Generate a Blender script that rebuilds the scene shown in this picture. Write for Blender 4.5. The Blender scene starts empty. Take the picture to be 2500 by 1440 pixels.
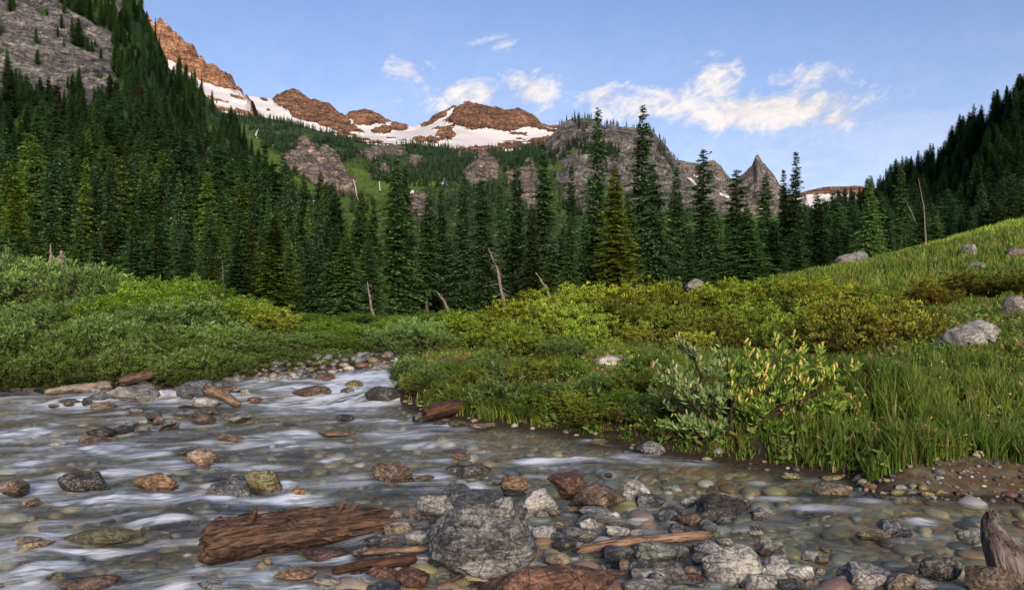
import bpy, bmesh, math
import numpy as np
from mathutils import Vector, Matrix

# ------------------------------------------------------------------ camera, sky, sun, exposure
SC = bpy.context.scene
COL = SC.collection
F = 1962.0            # focal length in photograph pixels (2500 wide)
CX, HY, CH = 1250.0, 760.0, 1.5   # principal column, horizon row, eye height above the water (m)

cam_data = bpy.data.cameras.new('camera')
cam_data.sensor_width = 36.0
cam_data.lens = F / 2500.0 * 36.0
cam_data.shift_y = (HY - 720.0) / 2500.0
cam_data.clip_start = 0.1
cam_data.clip_end = 40000.0
cam = bpy.data.objects.new('camera', cam_data)
cam.location = (0, 0, CH)
cam.rotation_euler = (math.radians(90), 0, 0)
COL.objects.link(cam)
SC.camera = cam

SUN_AZ = 168.0        # clockwise from +Y (the viewing direction): behind and to the right
SUN_EL = 17.0
to_sun = Vector((math.sin(math.radians(SUN_AZ)) * math.cos(math.radians(SUN_EL)),
                 math.cos(math.radians(SUN_AZ)) * math.cos(math.radians(SUN_EL)),
                 math.sin(math.radians(SUN_EL))))
sun_data = bpy.data.lights.new('sun', 'SUN')
sun_data.energy = 2.8
sun_data.angle = math.radians(26.0)   # the broad after-glow, not a hard disc
sun_data.color = (1.0, 0.82, 0.64)
sun = bpy.data.objects.new('sun', sun_data)
sun.rotation_euler = to_sun.to_track_quat('Z', 'Y').to_euler()
sun.location = (0, 0, 500)
COL.objects.link(sun)

SC.view_settings.view_transform = 'Standard'
SC.view_settings.look = 'None'
SC.view_settings.gamma = 1.0
SC.view_settings.use_curve_mapping = False
SC.view_settings.exposure = 1.55
SC.render.engine = 'CYCLES'
SC.cycles.use_denoising = True
try:
    SC.cycles.denoiser = 'OPENIMAGEDENOISE'
except Exception:
    pass
SC.cycles.max_bounces = 6
SC.cycles.diffuse_bounces = 2
SC.cycles.glossy_bounces = 2
SC.cycles.transparent_max_bounces = 12
SC.cycles.caustics_reflective = False
SC.cycles.caustics_refractive = False
SC.cycles.sample_clamp_indirect = 4.0

def nd(nt, kind, **kw):
    n = nt.nodes.new(kind)
    for k, v in kw.items():
        if k.startswith('i_'):
            key = k[2:]
            n.inputs[int(key) if key.isdigit() else key.replace('_', ' ')].default_value = v
        else:
            setattr(n, k, v)
    return n

def math_node(nt, op, a, b=None, c=None, clamp=False):
    n = nt.nodes.new('ShaderNodeMath'); n.operation = op; n.use_clamp = clamp
    for i, v in enumerate((a, b, c)):
        if v is None: continue
        if isinstance(v, (int, float)): n.inputs[i].default_value = v
        else: nt.links.new(v, n.inputs[i])
    return n.outputs[0]

def mapr(nt, v, a, b, c=0.0, d=1.0, smooth=True):
    n = nt.nodes.new('ShaderNodeMapRange')
    n.interpolation_type = 'SMOOTHSTEP' if smooth else 'LINEAR'
    n.clamp = True
    nt.links.new(v, n.inputs[0])
    for i, x in enumerate((a, b, c, d)): n.inputs[i + 1].default_value = x
    return n.outputs[0]

def mixc(nt, fac, a, b, blend='MIX'):
    n = nt.nodes.new('ShaderNodeMix'); n.data_type = 'RGBA'; n.blend_type = blend
    if isinstance(fac, (int, float)): n.inputs[0].default_value = fac
    else: nt.links.new(fac, n.inputs[0])
    for i, v in ((6, a), (7, b)):
        if isinstance(v, (tuple, list)): n.inputs[i].default_value = (v[0], v[1], v[2], 1)
        else: nt.links.new(v, n.inputs[i])
    return n.outputs[2]

def noise(nt, vec, scale, detail=4, rough=0.55, dist=0.0):
    n = nt.nodes.new('ShaderNodeTexNoise')
    n.inputs['Scale'].default_value = scale
    n.inputs['Detail'].default_value = detail
    n.inputs['Roughness'].default_value = rough
    n.inputs['Distortion'].default_value = dist
    if vec is not None: nt.links.new(vec, n.inputs['Vector'])
    return n.outputs[0]

# ---- world: physical sky with a bank of evening cumulus low above the mountains
world = bpy.data.worlds.new('World')
SC.world = world
world.use_nodes = True
wt = world.node_tree
world.cycles.sampling_method = 'MANUAL'
world.cycles.sample_map_resolution = 256
wt.nodes.clear()
sky = nd(wt, 'ShaderNodeTexSky', sky_type='NISHITA')
sky.sun_disc = False
sky.sun_elevation = math.radians(SUN_EL)
sky.sun_rotation = math.radians(SUN_AZ)
sky.altitude = 1200
sky.air_density = 1.0
sky.dust_density = 2.0
sky.ozone_density = 3.2
tc = nd(wt, 'ShaderNodeTexCoord')
sep = nd(wt, 'ShaderNodeSeparateXYZ')
wt.links.new(tc.outputs['Generated'], sep.inputs[0])
X, Y, Z = sep.outputs
az = math_node(wt, 'ARCTAN2', X, Y)
el = math_node(wt, 'ARCSINE', Z)
cmb = nd(wt, 'ShaderNodeCombineXYZ')
wt.links.new(az, cmb.inputs[0]); wt.links.new(math_node(wt, 'ADD', math_node(wt, 'MULTIPLY', el, 1.5), math_node(wt, 'MULTIPLY', az, -.25)), cmb.inputs[1])
cvec = cmb.outputs[0]
CLOUDS = [(1890, 270, 250, 46, 1.25), (1750, 205, 70, 60, .8), (1960, 205, 110, 50, .65), (1600, 258, 180, 44, .8),
          (1470, 240, 90, 44, .75), (1285, 225, 90, 46, .9), (1150, 238, 120, 44, .8), (1010, 165, 80, 36, .6),
          (1200, 105, 90, 30, .36), (965, 245, 40, 18, .3), (2040, 290, 100, 26, 1.05), (2300, 280, 160, 40, .16)]
mask = None
for (px, py, rx, ry, amp) in CLOUDS:
    vx, vz = (px - CX) / F, (HY - py) / F
    a0 = math.atan2(vx, 1.0); e0 = math.asin(vz / math.sqrt(vx * vx + 1 + vz * vz))
    cs = math.cos(a0)
    sa, se = rx / F * cs * cs, ry / F * cs
    da = math_node(wt, 'MULTIPLY', math_node(wt, 'SUBTRACT', az, a0), 1 / sa)
    de = math_node(wt, 'MULTIPLY', math_node(wt, 'SUBTRACT', el, e0), 1 / se)
    r2 = math_node(wt, 'ADD', math_node(wt, 'MULTIPLY', da, da), math_node(wt, 'MULTIPLY', de, de))
    g = math_node(wt, 'MULTIPLY', math_node(wt, 'EXPONENT', math_node(wt, 'MULTIPLY', r2, -0.9)), amp)
    mask = g if mask is None else math_node(wt, 'MAXIMUM', mask, g)
n1 = noise(wt, cvec, 15.0, 5, 0.62, 1.1)
n2 = noise(wt, cvec, 40.0, 4, 0.65, 1.6)
nn = math_node(wt, 'ADD', math_node(wt, 'MULTIPLY', n1, 0.72), math_node(wt, 'MULTIPLY', n2, 0.28))
dens = math_node(wt, 'ADD', math_node(wt, 'MULTIPLY', mask, 1.12), math_node(wt, 'MULTIPLY', math_node(wt, 'SUBTRACT', nn, 0.5), 3.6))
dens = math_node(wt, 'MULTIPLY', dens, mapr(wt, mask, 0.03, 0.3))
cl = mapr(wt, dens, 0.05, 1.25, 0.0, 1.0)
veil = math_node(wt, 'MULTIPLY', mapr(wt, noise(wt, cvec, 3.2, 3, 0.6, 0.8), 0.3, 0.75, 0.35, 1.0), mapr(wt, el, 0.05, 0.42, 0.55, 0.03))
cl = math_node(wt, 'MAXIMUM', math_node(wt, 'MULTIPLY', cl, 0.93), veil)
CLOUD_COL = (5.8, 5.3, 5.0)
shade = mapr(wt, nn, 0.36, 0.62, 0.0, 1.0)
ccol = mixc(wt, shade, (4.0, 3.8, 3.9), CLOUD_COL)
skt = mixc(wt, 1.0, sky.outputs[0], (1.08, .93, .97), 'MULTIPLY')
skc = mixc(wt, cl, skt, ccol)
bg = nd(wt, 'ShaderNodeBackground')
bg.inputs['Strength'].default_value = 0.063
wt.links.new(skc, bg.inputs['Color'])
wo = nd(wt, 'ShaderNodeOutputWorld')
wt.links.new(bg.outputs[0], wo.inputs['Surface'])

# ------------------------------------------------------------------ helpers
def P(px, py, d):
    """the point seen at photograph pixel (px, py) at distance d along the view axis"""
    return np.array(((px - CX) / F * d, d, CH + (HY - py) / F * d))

def _hash(ix, iy, iz, seed):
    h = (ix.astype(np.int64) * 374761393 + iy.astype(np.int64) * 668265263 + iz.astype(np.int64) * 2147483647 + seed * 144269504) & 0xffffffff
    h = ((h ^ (h >> 13)) * 1274126177) & 0xffffffff
    h = (h ^ (h >> 16))
    return (h & 0xffffff).astype(np.float64) / 0xffffff

def vnoise(p, seed=0):
    p = np.asarray(p, float)
    i = np.floor(p); f = p - i; u = f * f * f * (f * (f * 6 - 15) + 10)
    i = i.astype(np.int64)
    out = np.zeros(len(p))
    for dx in (0, 1):
        wx = u[:, 0] if dx else 1 - u[:, 0]
        for dy in (0, 1):
            wy = u[:, 1] if dy else 1 - u[:, 1]
            for dz in (0, 1):
                wz_ = u[:, 2] if dz else 1 - u[:, 2]
                out += wx * wy * wz_ * _hash(i[:, 0] + dx, i[:, 1] + dy, i[:, 2] + dz, seed)
    return out * 2 - 1

def fbm(p, octaves=4, gain=0.5, lac=2.03, seed=0, ridged=False):
    p = np.asarray(p, float)
    a, s, t = 1.0, np.zeros(len(p)), 0.0
    for o in range(octaves):
        n = vnoise(p, seed + o * 17)
        if ridged: n = 1 - 2 * np.abs(n)
        s += a * n; t += a
        a *= gain; p = p * lac + 11.3
    return s / t

def xyz(x, y, z=0.0):
    x = np.asarray(x, float)
    return np.stack([x, np.broadcast_to(y, x.shape).astype(float), np.broadcast_to(z, x.shape).astype(float)], -1)

def sstep(x, a, b):
    t = np.clip((x - a) / (b - a), 0, 1)
    return t * t * (3 - 2 * t)

def in_poly(px, py, poly):
    """vectorised even-odd test"""
    ins = np.zeros(px.shape, bool)
    n = len(poly)
    for i in range(n):
        x1, y1 = poly[i]; x2, y2 = poly[(i + 1) % n]
        if y1 == y2: continue
        c = ((y1 > py) != (y2 > py)) & (px < (x2 - x1) * (py - y1) / (y2 - y1) + x1)
        ins ^= c
    return ins

def seg_dist(x, y, pts, closed=True):
    best = np.full(x.shape, 1e9)
    n = len(pts)
    for i in range(n if closed else n - 1):
        ax, ay = pts[i]; bx, by = pts[(i + 1) % n]
        vx, vy = bx - ax, by - ay
        L = vx * vx + vy * vy + 1e-12
        t = np.clip(((x - ax) * vx + (y - ay) * vy) / L, 0, 1)
        best = np.minimum(best, (x - ax - t * vx) ** 2 + (y - ay - t * vy) ** 2)
    return np.sqrt(best)

def mesh_data(name, V, quads=None, tris=None, mats=(), smooth=True, fattr=None, cattr=None):
    V = np.asarray(V, np.float32)
    me = bpy.data.meshes.new(name)
    me.vertices.add(len(V)); me.vertices.foreach_set('co', V.ravel())
    nq = 0 if quads is None else len(quads); ntr = 0 if tris is None else len(tris)
    idx = []
    if nq: idx.append(np.asarray(quads, np.int32).ravel())
    if ntr: idx.append(np.asarray(tris, np.int32).ravel())
    idx = np.concatenate(idx)
    tot = np.concatenate([np.full(nq, 4, np.int32), np.full(ntr, 3, np.int32)])
    start = np.concatenate([[0], np.cumsum(tot)[:-1]]).astype(np.int32)
    me.loops.add(len(idx)); me.loops.foreach_set('vertex_index', idx)
    me.polygons.add(len(tot)); me.polygons.foreach_set('loop_start', start); me.polygons.foreach_set('loop_total', tot)
    me.polygons.foreach_set('use_smooth', np.full(len(tot), bool(smooth)))
    for m in mats: me.materials.append(m)
    for k, v in (fattr or {}).items():
        at = me.attributes.new(k, 'FLOAT', 'POINT'); at.data.foreach_set('value', np.asarray(v, np.float32))
    for k, v in (cattr or {}).items():
        v = np.asarray(v, np.float32)
        if v.shape[1] == 3: v = np.concatenate([v, np.ones((len(v), 1), np.float32)], 1)
        at = me.attributes.new(k, 'FLOAT_COLOR', 'POINT'); at.data.foreach_set('color', v.ravel())
    me.update(calc_edges=True)
    me.validate()
    return me

def link(name, data, parent=None, loc=None, rot=None, scale=None, color=None):
    o = bpy.data.objects.new(name, data)
    COL.objects.link(o)
    if parent is not None: o.parent = parent
    if loc is not None: o.location = [float(c) for c in loc]
    if rot is not None: o.rotation_euler = rot
    if scale is not None: o.scale = scale
    if color is not None: o.color = color
    return o

def tag(o, label=None, cat=None, group=None, kind=None):
    if label: o['label'] = label
    if cat: o['category'] = cat
    if group: o['group'] = group
    if kind: o['kind'] = kind
    return o

def grid_quads(nr, nc):
    r = np.arange(nr - 1)[:, None]; c = np.arange(nc - 1)[None, :]
    a = r * nc + c
    return np.stack([a, a + 1, a + nc + 1, a + nc], -1).reshape(-1, 4)

def unit(v):
    v = np.asarray(v, float)
    return v / (np.linalg.norm(v, axis=-1, keepdims=True) + 1e-12)

class Geo:
    """collects quads with a colour per vertex"""
    def __init__(s): s.V, s.Q, s.C, s.n = [], [], [], 0
    def add(s, V, Q, C):
        V = np.asarray(V, float); C = np.asarray(C, float)
        if C.ndim == 1: C = np.broadcast_to(C, (len(V), 3))
        s.V.append(V); s.Q.append(np.asarray(Q) + s.n); s.C.append(C); s.n += len(V)
    def leaves(s, C0, A, B, L, W, col, fold=0.15, mid=0.5):
        """rhombic leaves: base C0, long axis A, side axis B, lengths L, widths W, colours col"""
        A = unit(A); Nn = unit(np.cross(A, B)); B = unit(np.cross(Nn, A))
        L = np.asarray(L)[:, None]; W = np.asarray(W)[:, None]
        m = C0 + A * L * mid
        V = np.stack([C0, m + B * W * .5 + Nn * W * fold, C0 + A * L, m - B * W * .5 + Nn * W * fold], 1).reshape(-1, 3)
        n = len(C0)
        s.add(V, np.arange(4 * n).reshape(n, 4), np.repeat(np.broadcast_to(col, (n, 3)), 4, 0))
    def tube(s, pts, rad, sides, col, cap=True):
        pts = np.asarray(pts, float); rad = np.asarray(rad, float); k = len(pts)
        T = unit(np.gradient(pts, axis=0))
        up = np.array([0.31, 0.17, 0.93]) if abs(T[0][2]) < .8 else np.array([0.9, .3, .1])
        U = unit(np.cross(T, up)); W = np.cross(T, U)
        a = np.arange(sides) / sides * 2 * np.pi
        V = pts[:, None] + rad[:, None, None] * (np.cos(a)[None, :, None] * U[:, None] + np.sin(a)[None, :, None] * W[:, None])
        i = np.arange(k - 1)[:, None] * sides; j = np.arange(sides)[None]; j2 = (j + 1) % sides
        s.add(V.reshape(-1, 3), np.stack([i + j, i + j2, i + sides + j2, i + sides + j], -1).reshape(-1, 4), col)
    def mesh(s, name, mat, smooth=True):
        V = np.concatenate(s.V); Q = np.concatenate(s.Q); C = np.concatenate(s.C)
        return mesh_data(name, V, quads=Q, mats=[mat], smooth=smooth, cattr={'Col': C})
# ------------------------------------------------------------------ materials
def new_mat(name):
    m = bpy.data.materials.new(name); m.use_nodes = True
    nt = m.node_tree; nt.nodes.clear()
    out = nd(nt, 'ShaderNodeOutputMaterial')
    return m, nt, out

def principled(nt, out, color, rough=0.7, normal=None, spec=0.3):
    b = nd(nt, 'ShaderNodeBsdfPrincipled')
    if isinstance(color, (tuple, list)): b.inputs['Base Color'].default_value = (*color, 1)
    else: nt.links.new(color, b.inputs['Base Color'])
    if isinstance(rough, (int, float)): b.inputs['Roughness'].default_value = rough
    else: nt.links.new(rough, b.inputs['Roughness'])
    b.inputs['Specular IOR Level'].default_value = spec
    if normal is not None: nt.links.new(normal, b.inputs['Normal'])
    if out is not None: nt.links.new(b.outputs[0], out.inputs['Surface'])
    return b

def bump(nt, h, strength=0.5, dist=0.02):
    b = nd(nt, 'ShaderNodeBump'); b.inputs['Strength'].default_value = strength; b.inputs['Distance'].default_value = dist
    nt.links.new(h, b.inputs['Height'])
    return b.outputs[0]

def attr(nt, name, out='Fac'):
    a = nd(nt, 'ShaderNodeAttribute', attribute_name=name)
    return a.outputs[out]

def mscale(nt, vec, s):
    m = nd(nt, 'ShaderNodeMapping'); m.inputs['Scale'].default_value = s
    nt.links.new(vec, m.inputs['Vector'])
    return m.outputs[0]

# leaves, needles, grass: colour per leaf x a tint per plant
def leaf_material(name, rough=0.55, trans=0.3, spec=0.25, vary=(.82, 1.22)):
    m, nt, out = new_mat(name)
    oi = nd(nt, 'ShaderNodeObjectInfo')
    c = mixc(nt, 1.0, attr(nt, 'Col', 'Color'), oi.outputs['Color'], 'MULTIPLY')
    k = mapr(nt, oi.outputs['Random'], 0, 1, vary[0], vary[1], smooth=False)
    hs = nd(nt, 'ShaderNodeHueSaturation')
    nt.links.new(c, hs.inputs['Color']); nt.links.new(k, hs.inputs['Value'])
    b = principled(nt, None, hs.outputs[0], rough, spec=spec)
    t = nd(nt, 'ShaderNodeBsdfTranslucent'); nt.links.new(hs.outputs[0], t.inputs['Color'])
    mx = nd(nt, 'ShaderNodeMixShader'); mx.inputs[0].default_value = trans
    nt.links.new(b.outputs[0], mx.inputs[1]); nt.links.new(t.outputs[0], mx.inputs[2])
    nt.links.new(mx.outputs[0], out.inputs['Surface'])
    return m
M_LEAF = leaf_material('leaf', .6, .3, .12)
M_NEEDLE = leaf_material('conifer_needles', 0.6, 0.28, .15, (.72, 1.65))
M_GRASS = leaf_material('grass_blades', 0.5, 0.35)

def bark_material():
    m, nt, out = new_mat('bark')
    tcn = nd(nt, 'ShaderNodeTexCoord')
    oi = nd(nt, 'ShaderNodeObjectInfo')
    n = noise(nt, mscale(nt, tcn.outputs['Object'], (6, 6, 1.2)), 2.0, 6, 0.65)
    c = mixc(nt, 1.0, attr(nt, 'Col', 'Color'), oi.outputs['Color'], 'MULTIPLY')
    c = mixc(nt, 1.0, c, mixc(nt, n, (.45, .45, .45), (1.5, 1.5, 1.5)), 'MULTIPLY')
    principled(nt, out, c, 0.85, bump(nt, n, 0.6, 0.03), 0.15)
    return m
M_BARK = bark_material()

# river stones: mineral tint from the object's colour, speckle and lichen, wet and dark near the waterline
def rock_material(name='river_rock', banded=False):
    m, nt, out = new_mat(name)
    tcn = nd(nt, 'ShaderNodeTexCoord'); geo = nd(nt, 'ShaderNodeNewGeometry'); oi = nd(nt, 'ShaderNodeObjectInfo')
    w = nd(nt, 'ShaderNodeVectorMath', operation='MULTIPLY_ADD')
    rnd = nd(nt, 'ShaderNodeCombineXYZ')
    nt.links.new(oi.outputs['Random'], rnd.inputs[0]); nt.links.new(oi.outputs['Random'], rnd.inputs[1])
    nt.links.new(rnd.outputs[0], w.inputs[0]); w.inputs[1].default_value = (37, 19, 0)
    nt.links.new(geo.outputs['Position'], w.inputs[2])
    v = w.outputs[0]
    big = noise(nt, v, 4.5, 5, 0.6, 0.7)
    fine = noise(nt, v, 42, 5, 0.7)
    speck = noise(nt, v, 120, 3, 0.7)
    band = noise(nt, mscale(nt, v, (6, 6, 24)), 1.4, 5, 0.62, 1.2)
    base = mixc(nt, 1.0, oi.outputs['Color'], mixc(nt, mapr(nt, big, .3, .7), (.42, .43, .46), (1.55, 1.5, 1.4)), 'MULTIPLY')
    base = mixc(nt, 1.0, base, mixc(nt, mapr(nt, fine, .3, .7), (.42, .42, .43), (1.6, 1.6, 1.58)), 'MULTIPLY')
    base = mixc(nt, mapr(nt, band, .47, .58, 0, .75), base, mixc(nt, 1.0, base, (.36, .36, .4), 'MULTIPLY'))
    if banded:
        mb = nd(nt, 'ShaderNodeMapping'); mb.inputs['Rotation'].default_value = (0, math.radians(-42), 0); mb.inputs['Scale'].default_value = (2.2, 5, 17)
        nt.links.new(v, mb.inputs['Vector'])
        nb = noise(nt, mb.outputs[0], 1.0, 6, .62, 1.4)
        base = mixc(nt, mapr(nt, nb, .47, .58, 0, .75), base, mixc(nt, 1.0, base, (.22, .21, .22), 'MULTIPLY'))
        base = mixc(nt, mapr(nt, nb, .40, .30, 0, .5), base, (.24, .20, .13))
    # pale lichen / quartz and black crusts, amount from the object's alpha
    al = oi.outputs['Alpha']
    pale_f = mapr(nt, math_node(nt, 'ADD', math_node(nt, 'MULTIPLY', fine, .55), math_node(nt, 'MULTIPLY', big, .45)), .52, .60)
    pale_f = math_node(nt, 'MULTIPLY', pale_f, al)
    base = mixc(nt, pale_f, base, mixc(nt, speck, (.20, .205, .185), (.46, .46, .42)))
    blk = mapr(nt, noise(nt, v, 17, 6, 0.7, .4), .60, .66)
    base = mixc(nt, math_node(nt, 'MULTIPLY', blk, math_node(nt, 'MULTIPLY', al, .9)), base, (.025, .026, .024))
    vor = nd(nt, 'ShaderNodeTexVoronoi', feature='DISTANCE_TO_EDGE'); vor.inputs['Scale'].default_value = 7
    wob = nd(nt, 'ShaderNodeVectorMath', operation='ADD')
    nz = nd(nt, 'ShaderNodeTexNoise'); nz.inputs['Scale'].default_value = 9; nz.inputs['Detail'].default_value = 4
    nt.links.new(v, nz.inputs['Vector'])
    scl = nd(nt, 'ShaderNodeVectorMath', operation='SCALE'); scl.inputs['Scale'].default_value = .16
    nt.links.new(nz.outputs['Color'], scl.inputs[0])
    nt.links.new(v, wob.inputs[0]); nt.links.new(scl.outputs[0], wob.inputs[1])
    nt.links.new(wob.outputs[0], vor.inputs['Vector'])
    crack = mapr(nt, vor.outputs['Distance'], 0.0, .03, 0.55, 0.0)
    base = mixc(nt, crack, base, mixc(nt, 1.0, base, (.25, .24, .23), 'MULTIPLY'))
    # wet skin just above and below the water
    sp = nd(nt, 'ShaderNodeSeparateXYZ'); nt.links.new(geo.outputs['Position'], sp.inputs[0])
    zz = math_node(nt, 'ADD', sp.outputs[2], math_node(nt, 'MULTIPLY', math_node(nt, 'SUBTRACT', big, .5), -.07))
    zz = math_node(nt, 'SUBTRACT', zz, mapr(nt, sp.outputs[1], 12.3, 17, 0, .25))
    wet = mapr(nt, zz, 0.02, 0.05, 1.0, 0.0)
    base = mixc(nt, math_node(nt, 'MULTIPLY', wet, .55), base, mixc(nt, 1.0, base, (.35, .31, .27), 'MULTIPLY'))
    rough = mixc(nt, wet, (.72, .72, .72), (.22, .22, .22))
    h = math_node(nt, 'ADD', math_node(nt, 'MULTIPLY', fine, .6), math_node(nt, 'ADD', math_node(nt, 'MULTIPLY', band, .5), math_node(nt, 'MULTIPLY', crack, -.5)))
    b = principled(nt, out, base, 0.7, bump(nt, h, 1.0, .03), .4)
    nt.links.new(rough, b.inputs['Roughness'])
    return m
M_ROCK = rock_material()
M_BANDED = rock_material('banded_boulder', True)

def pebble_material():
    m, nt, out = new_mat('pebbles')
    tcn = nd(nt, 'ShaderNodeTexCoord')
    n = noise(nt, tcn.outputs['Object'], 60, 4, .7)
    c = mixc(nt, 1.0, attr(nt, 'Col', 'Color'), mixc(nt, n, (.5, .5, .5), (1.5, 1.5, 1.5)), 'MULTIPLY')
    principled(nt, out, c, .4, bump(nt, n, .3, .004), .45)
    return m
M_PEBBLE = pebble_material()

def ground_material():
    m, nt, out = new_mat('valley_ground')
    tcn = nd(nt, 'ShaderNodeTexCoord'); v = tcn.outputs['Object']
    n1 = noise(nt, v, 1.3, 6, .6); n2 = noise(nt, v, 14, 5, .65)
    vor = nd(nt, 'ShaderNodeTexVoronoi'); vor.inputs['Scale'].default_value = 15; nt.links.new(v, vor.inputs['Vector'])
    hs = nd(nt, 'ShaderNodeSeparateColor'); nt.links.new(vor.outputs['Color'], hs.inputs[0])
    peb = mixc(nt, hs.outputs[0], (.17, .15, .095), (.42, .36, .23))
    peb = mixc(nt, mapr(nt, hs.outputs[1], .6, .9), peb, (.26, .15, .06))
    peb = mixc(nt, mapr(nt, hs.outputs[2], .7, .95), peb, (.16, .17, .15))
    peb = mixc(nt, 1.0, peb, mixc(nt, n2, (.5, .5, .5), (1.4, 1.4, 1.4)), 'MULTIPLY')
    soil = mixc(nt, n2, (.016, .012, .008), (.05, .036, .022))
    veg = mixc(nt, n1, (.035, .07, .014), (.085, .145, .024))
    veg = mixc(nt, mapr(nt, n2, .55, .75), veg, (.05, .04, .02))
    c = mixc(nt, attr(nt, 'veg'), soil, veg)
    c = mixc(nt, attr(nt, 'bed'), c, peb)
    h = math_node(nt, 'ADD', n2, math_node(nt, 'MULTIPLY', vor.outputs['Distance'], -.6))
    principled(nt, out, c, .8, bump(nt, h, .6, .03), .2)
    return m
M_GROUND = ground_material()

# mountain rock: bedded and cracked, with scrub and snow where the masks say
def mountain_material(name, rock_a, rock_b, scale, veg_a=(.018, .042, .012), veg_b=(.06, .115, .025), snow_noise=.5, rust=None):
    m, nt, out = new_mat(name)
    tcn = nd(nt, 'ShaderNodeTexCoord'); v = tcn.outputs['Object']
    n1 = noise(nt, v, 1.0 / scale, 8, .62, .4)
    n2 = noise(nt, mscale(nt, v, (1.0, 1.0, 2.6)), 4.5 / scale, 8, .68, .8)
    n3 = noise(nt, mscale(nt, v, (1.7, .6, .45)), 9.0 / scale, 6, .7, .6)
    rock = mixc(nt, mapr(nt, n1, .3, .7), rock_a, rock_b)
    if rust is not None:
        rock = mixc(nt, math_node(nt, 'MULTIPLY', mapr(nt, n2, .5, .68), .7), rock, rust)
    rock = mixc(nt, 1.0, rock, mixc(nt, mapr(nt, n2, .3, .7), (.34, .34, .37), (1.65, 1.6, 1.5)), 'MULTIPLY')
    rock = mixc(nt, 1.0, rock, mixc(nt, mapr(nt, n3, .3, .7), (.5, .5, .52), (1.45, 1.45, 1.42)), 'MULTIPLY')
    md = nd(nt, 'ShaderNodeMapping'); md.inputs['Rotation'].default_value = (0, math.radians(38), 0); md.inputs['Scale'].default_value = (.35, 1.0, 2.4)
    nt.links.new(v, md.inputs['Vector'])
    n4 = noise(nt, md.outputs[0], 2.2 / scale, 7, .7, .7)
    rock = mixc(nt, 1.0, rock, mixc(nt, mapr(nt, n4, .32, .68), (.45, .46, .49), (1.5, 1.48, 1.44)), 'MULTIPLY')
    veg = mixc(nt, mapr(nt, n1, .35, .65), veg_a, veg_b)
    veg = mixc(nt, 1.0, veg, mixc(nt, mapr(nt, n3, .3, .7), (.5, .5, .5), (1.5, 1.5, 1.5)), 'MULTIPLY')
    bright = attr(nt, 'meadow')
    veg = mixc(nt, bright, veg, mixc(nt, n2, (.045, .095, .018), (.10, .15, .03)))
    vf = math_node(nt, 'ADD', attr(nt, 'veg'), math_node(nt, 'MULTIPLY', math_node(nt, 'SUBTRACT', n2, .5), 1.1))
    c = mixc(nt, mapr(nt, vf, .40, .60), rock, veg)
    sf = math_node(nt, 'ADD', attr(nt, 'snow'), math_node(nt, 'MULTIPLY', math_node(nt, 'SUBTRACT', n2, .5), snow_noise))
    sm = mapr(nt, sf, .46, .56)
    c = mixc(nt, sm, c, mixc(nt, n1, (.38, .385, .42), (.47, .47, .495)))  # snow greyed down: soft shade put into its colour
    h = math_node(nt, 'ADD', math_node(nt, 'ADD', n2, math_node(nt, 'MULTIPLY', n4, 1.3)), math_node(nt, 'MULTIPLY', n3, .7))
    bm_ = nd(nt, 'ShaderNodeBump'); bm_.inputs['Distance'].default_value = scale * .10
    nt.links.new(h, bm_.inputs['Height'])
    nt.links.new(mapr(nt, sm, 0, 1, .9, .12), bm_.inputs['Strength'])
    principled(nt, out, c, .85, bm_.outputs[0], .12)
    return m

def wood_material(name, dark, light, scale=1.0, wetline=True):
    m, nt, out = new_mat(name)
    tcn = nd(nt, 'ShaderNodeTexCoord'); v = tcn.outputs['Object']; geo = nd(nt, 'ShaderNodeNewGeometry')
    g = noise(nt, mscale(nt, v, (2.2 * scale, 30 * scale, 30 * scale)), 1.0, 6, .65, .5)
    n = noise(nt, mscale(nt, v, (1, 2, 2)), 5 * scale, 6, .65, .5)
    c = mixc(nt, mapr(nt, g, .3, .7), dark, light)
    c = mixc(nt, 1.0, c, mixc(nt, mapr(nt, n, .3, .7), (.4, .38, .36), (1.35, 1.3, 1.25)), 'MULTIPLY')
    g2 = noise(nt, mscale(nt, v, (6 * scale, 55 * scale, 55 * scale)), 1.0, 5, .6, .8)
    c = mixc(nt, mapr(nt, g2, .47, .40, 0, .85), c, mixc(nt, 1.0, c, (.18, .16, .15), 'MULTIPLY'))
    sp = nd(nt, 'ShaderNodeSeparateXYZ'); nt.links.new(geo.outputs['Position'], sp.inputs[0])
    wet = mapr(nt, sp.outputs[2], 0.015, 0.06, 1.0, 0.0)
    if wetline: c = mixc(nt, math_node(nt, 'MULTIPLY', wet, .6), c, mixc(nt, 1.0, c, (.35, .3, .26), 'MULTIPLY'))
    h = math_node(nt, 'ADD', math_node(nt, 'ADD', g, g2), math_node(nt, 'MULTIPLY', n, .5))
    principled(nt, out, c, .72, bump(nt, h, 1.0, .02), .25)
    return m
M_ROTTEN = wood_material('rotten_wood', (.042, .029, .022), (.175, .108, .076))
M_DRIFT = wood_material('pale_driftwood', (.11, .075, .05), (.31, .215, .15))
M_WETWOOD = wood_material('wet_driftwood', (.032, .018, .012), (.125, .062, .038))
M_HORN = wood_material('weathered_root', (.06, .05, .046), (.26, .215, .19))
M_GREYWOOD = wood_material('weathered_grey_wood', (.12, .10, .085), (.34, .29, .25), 1.0, False)

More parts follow.
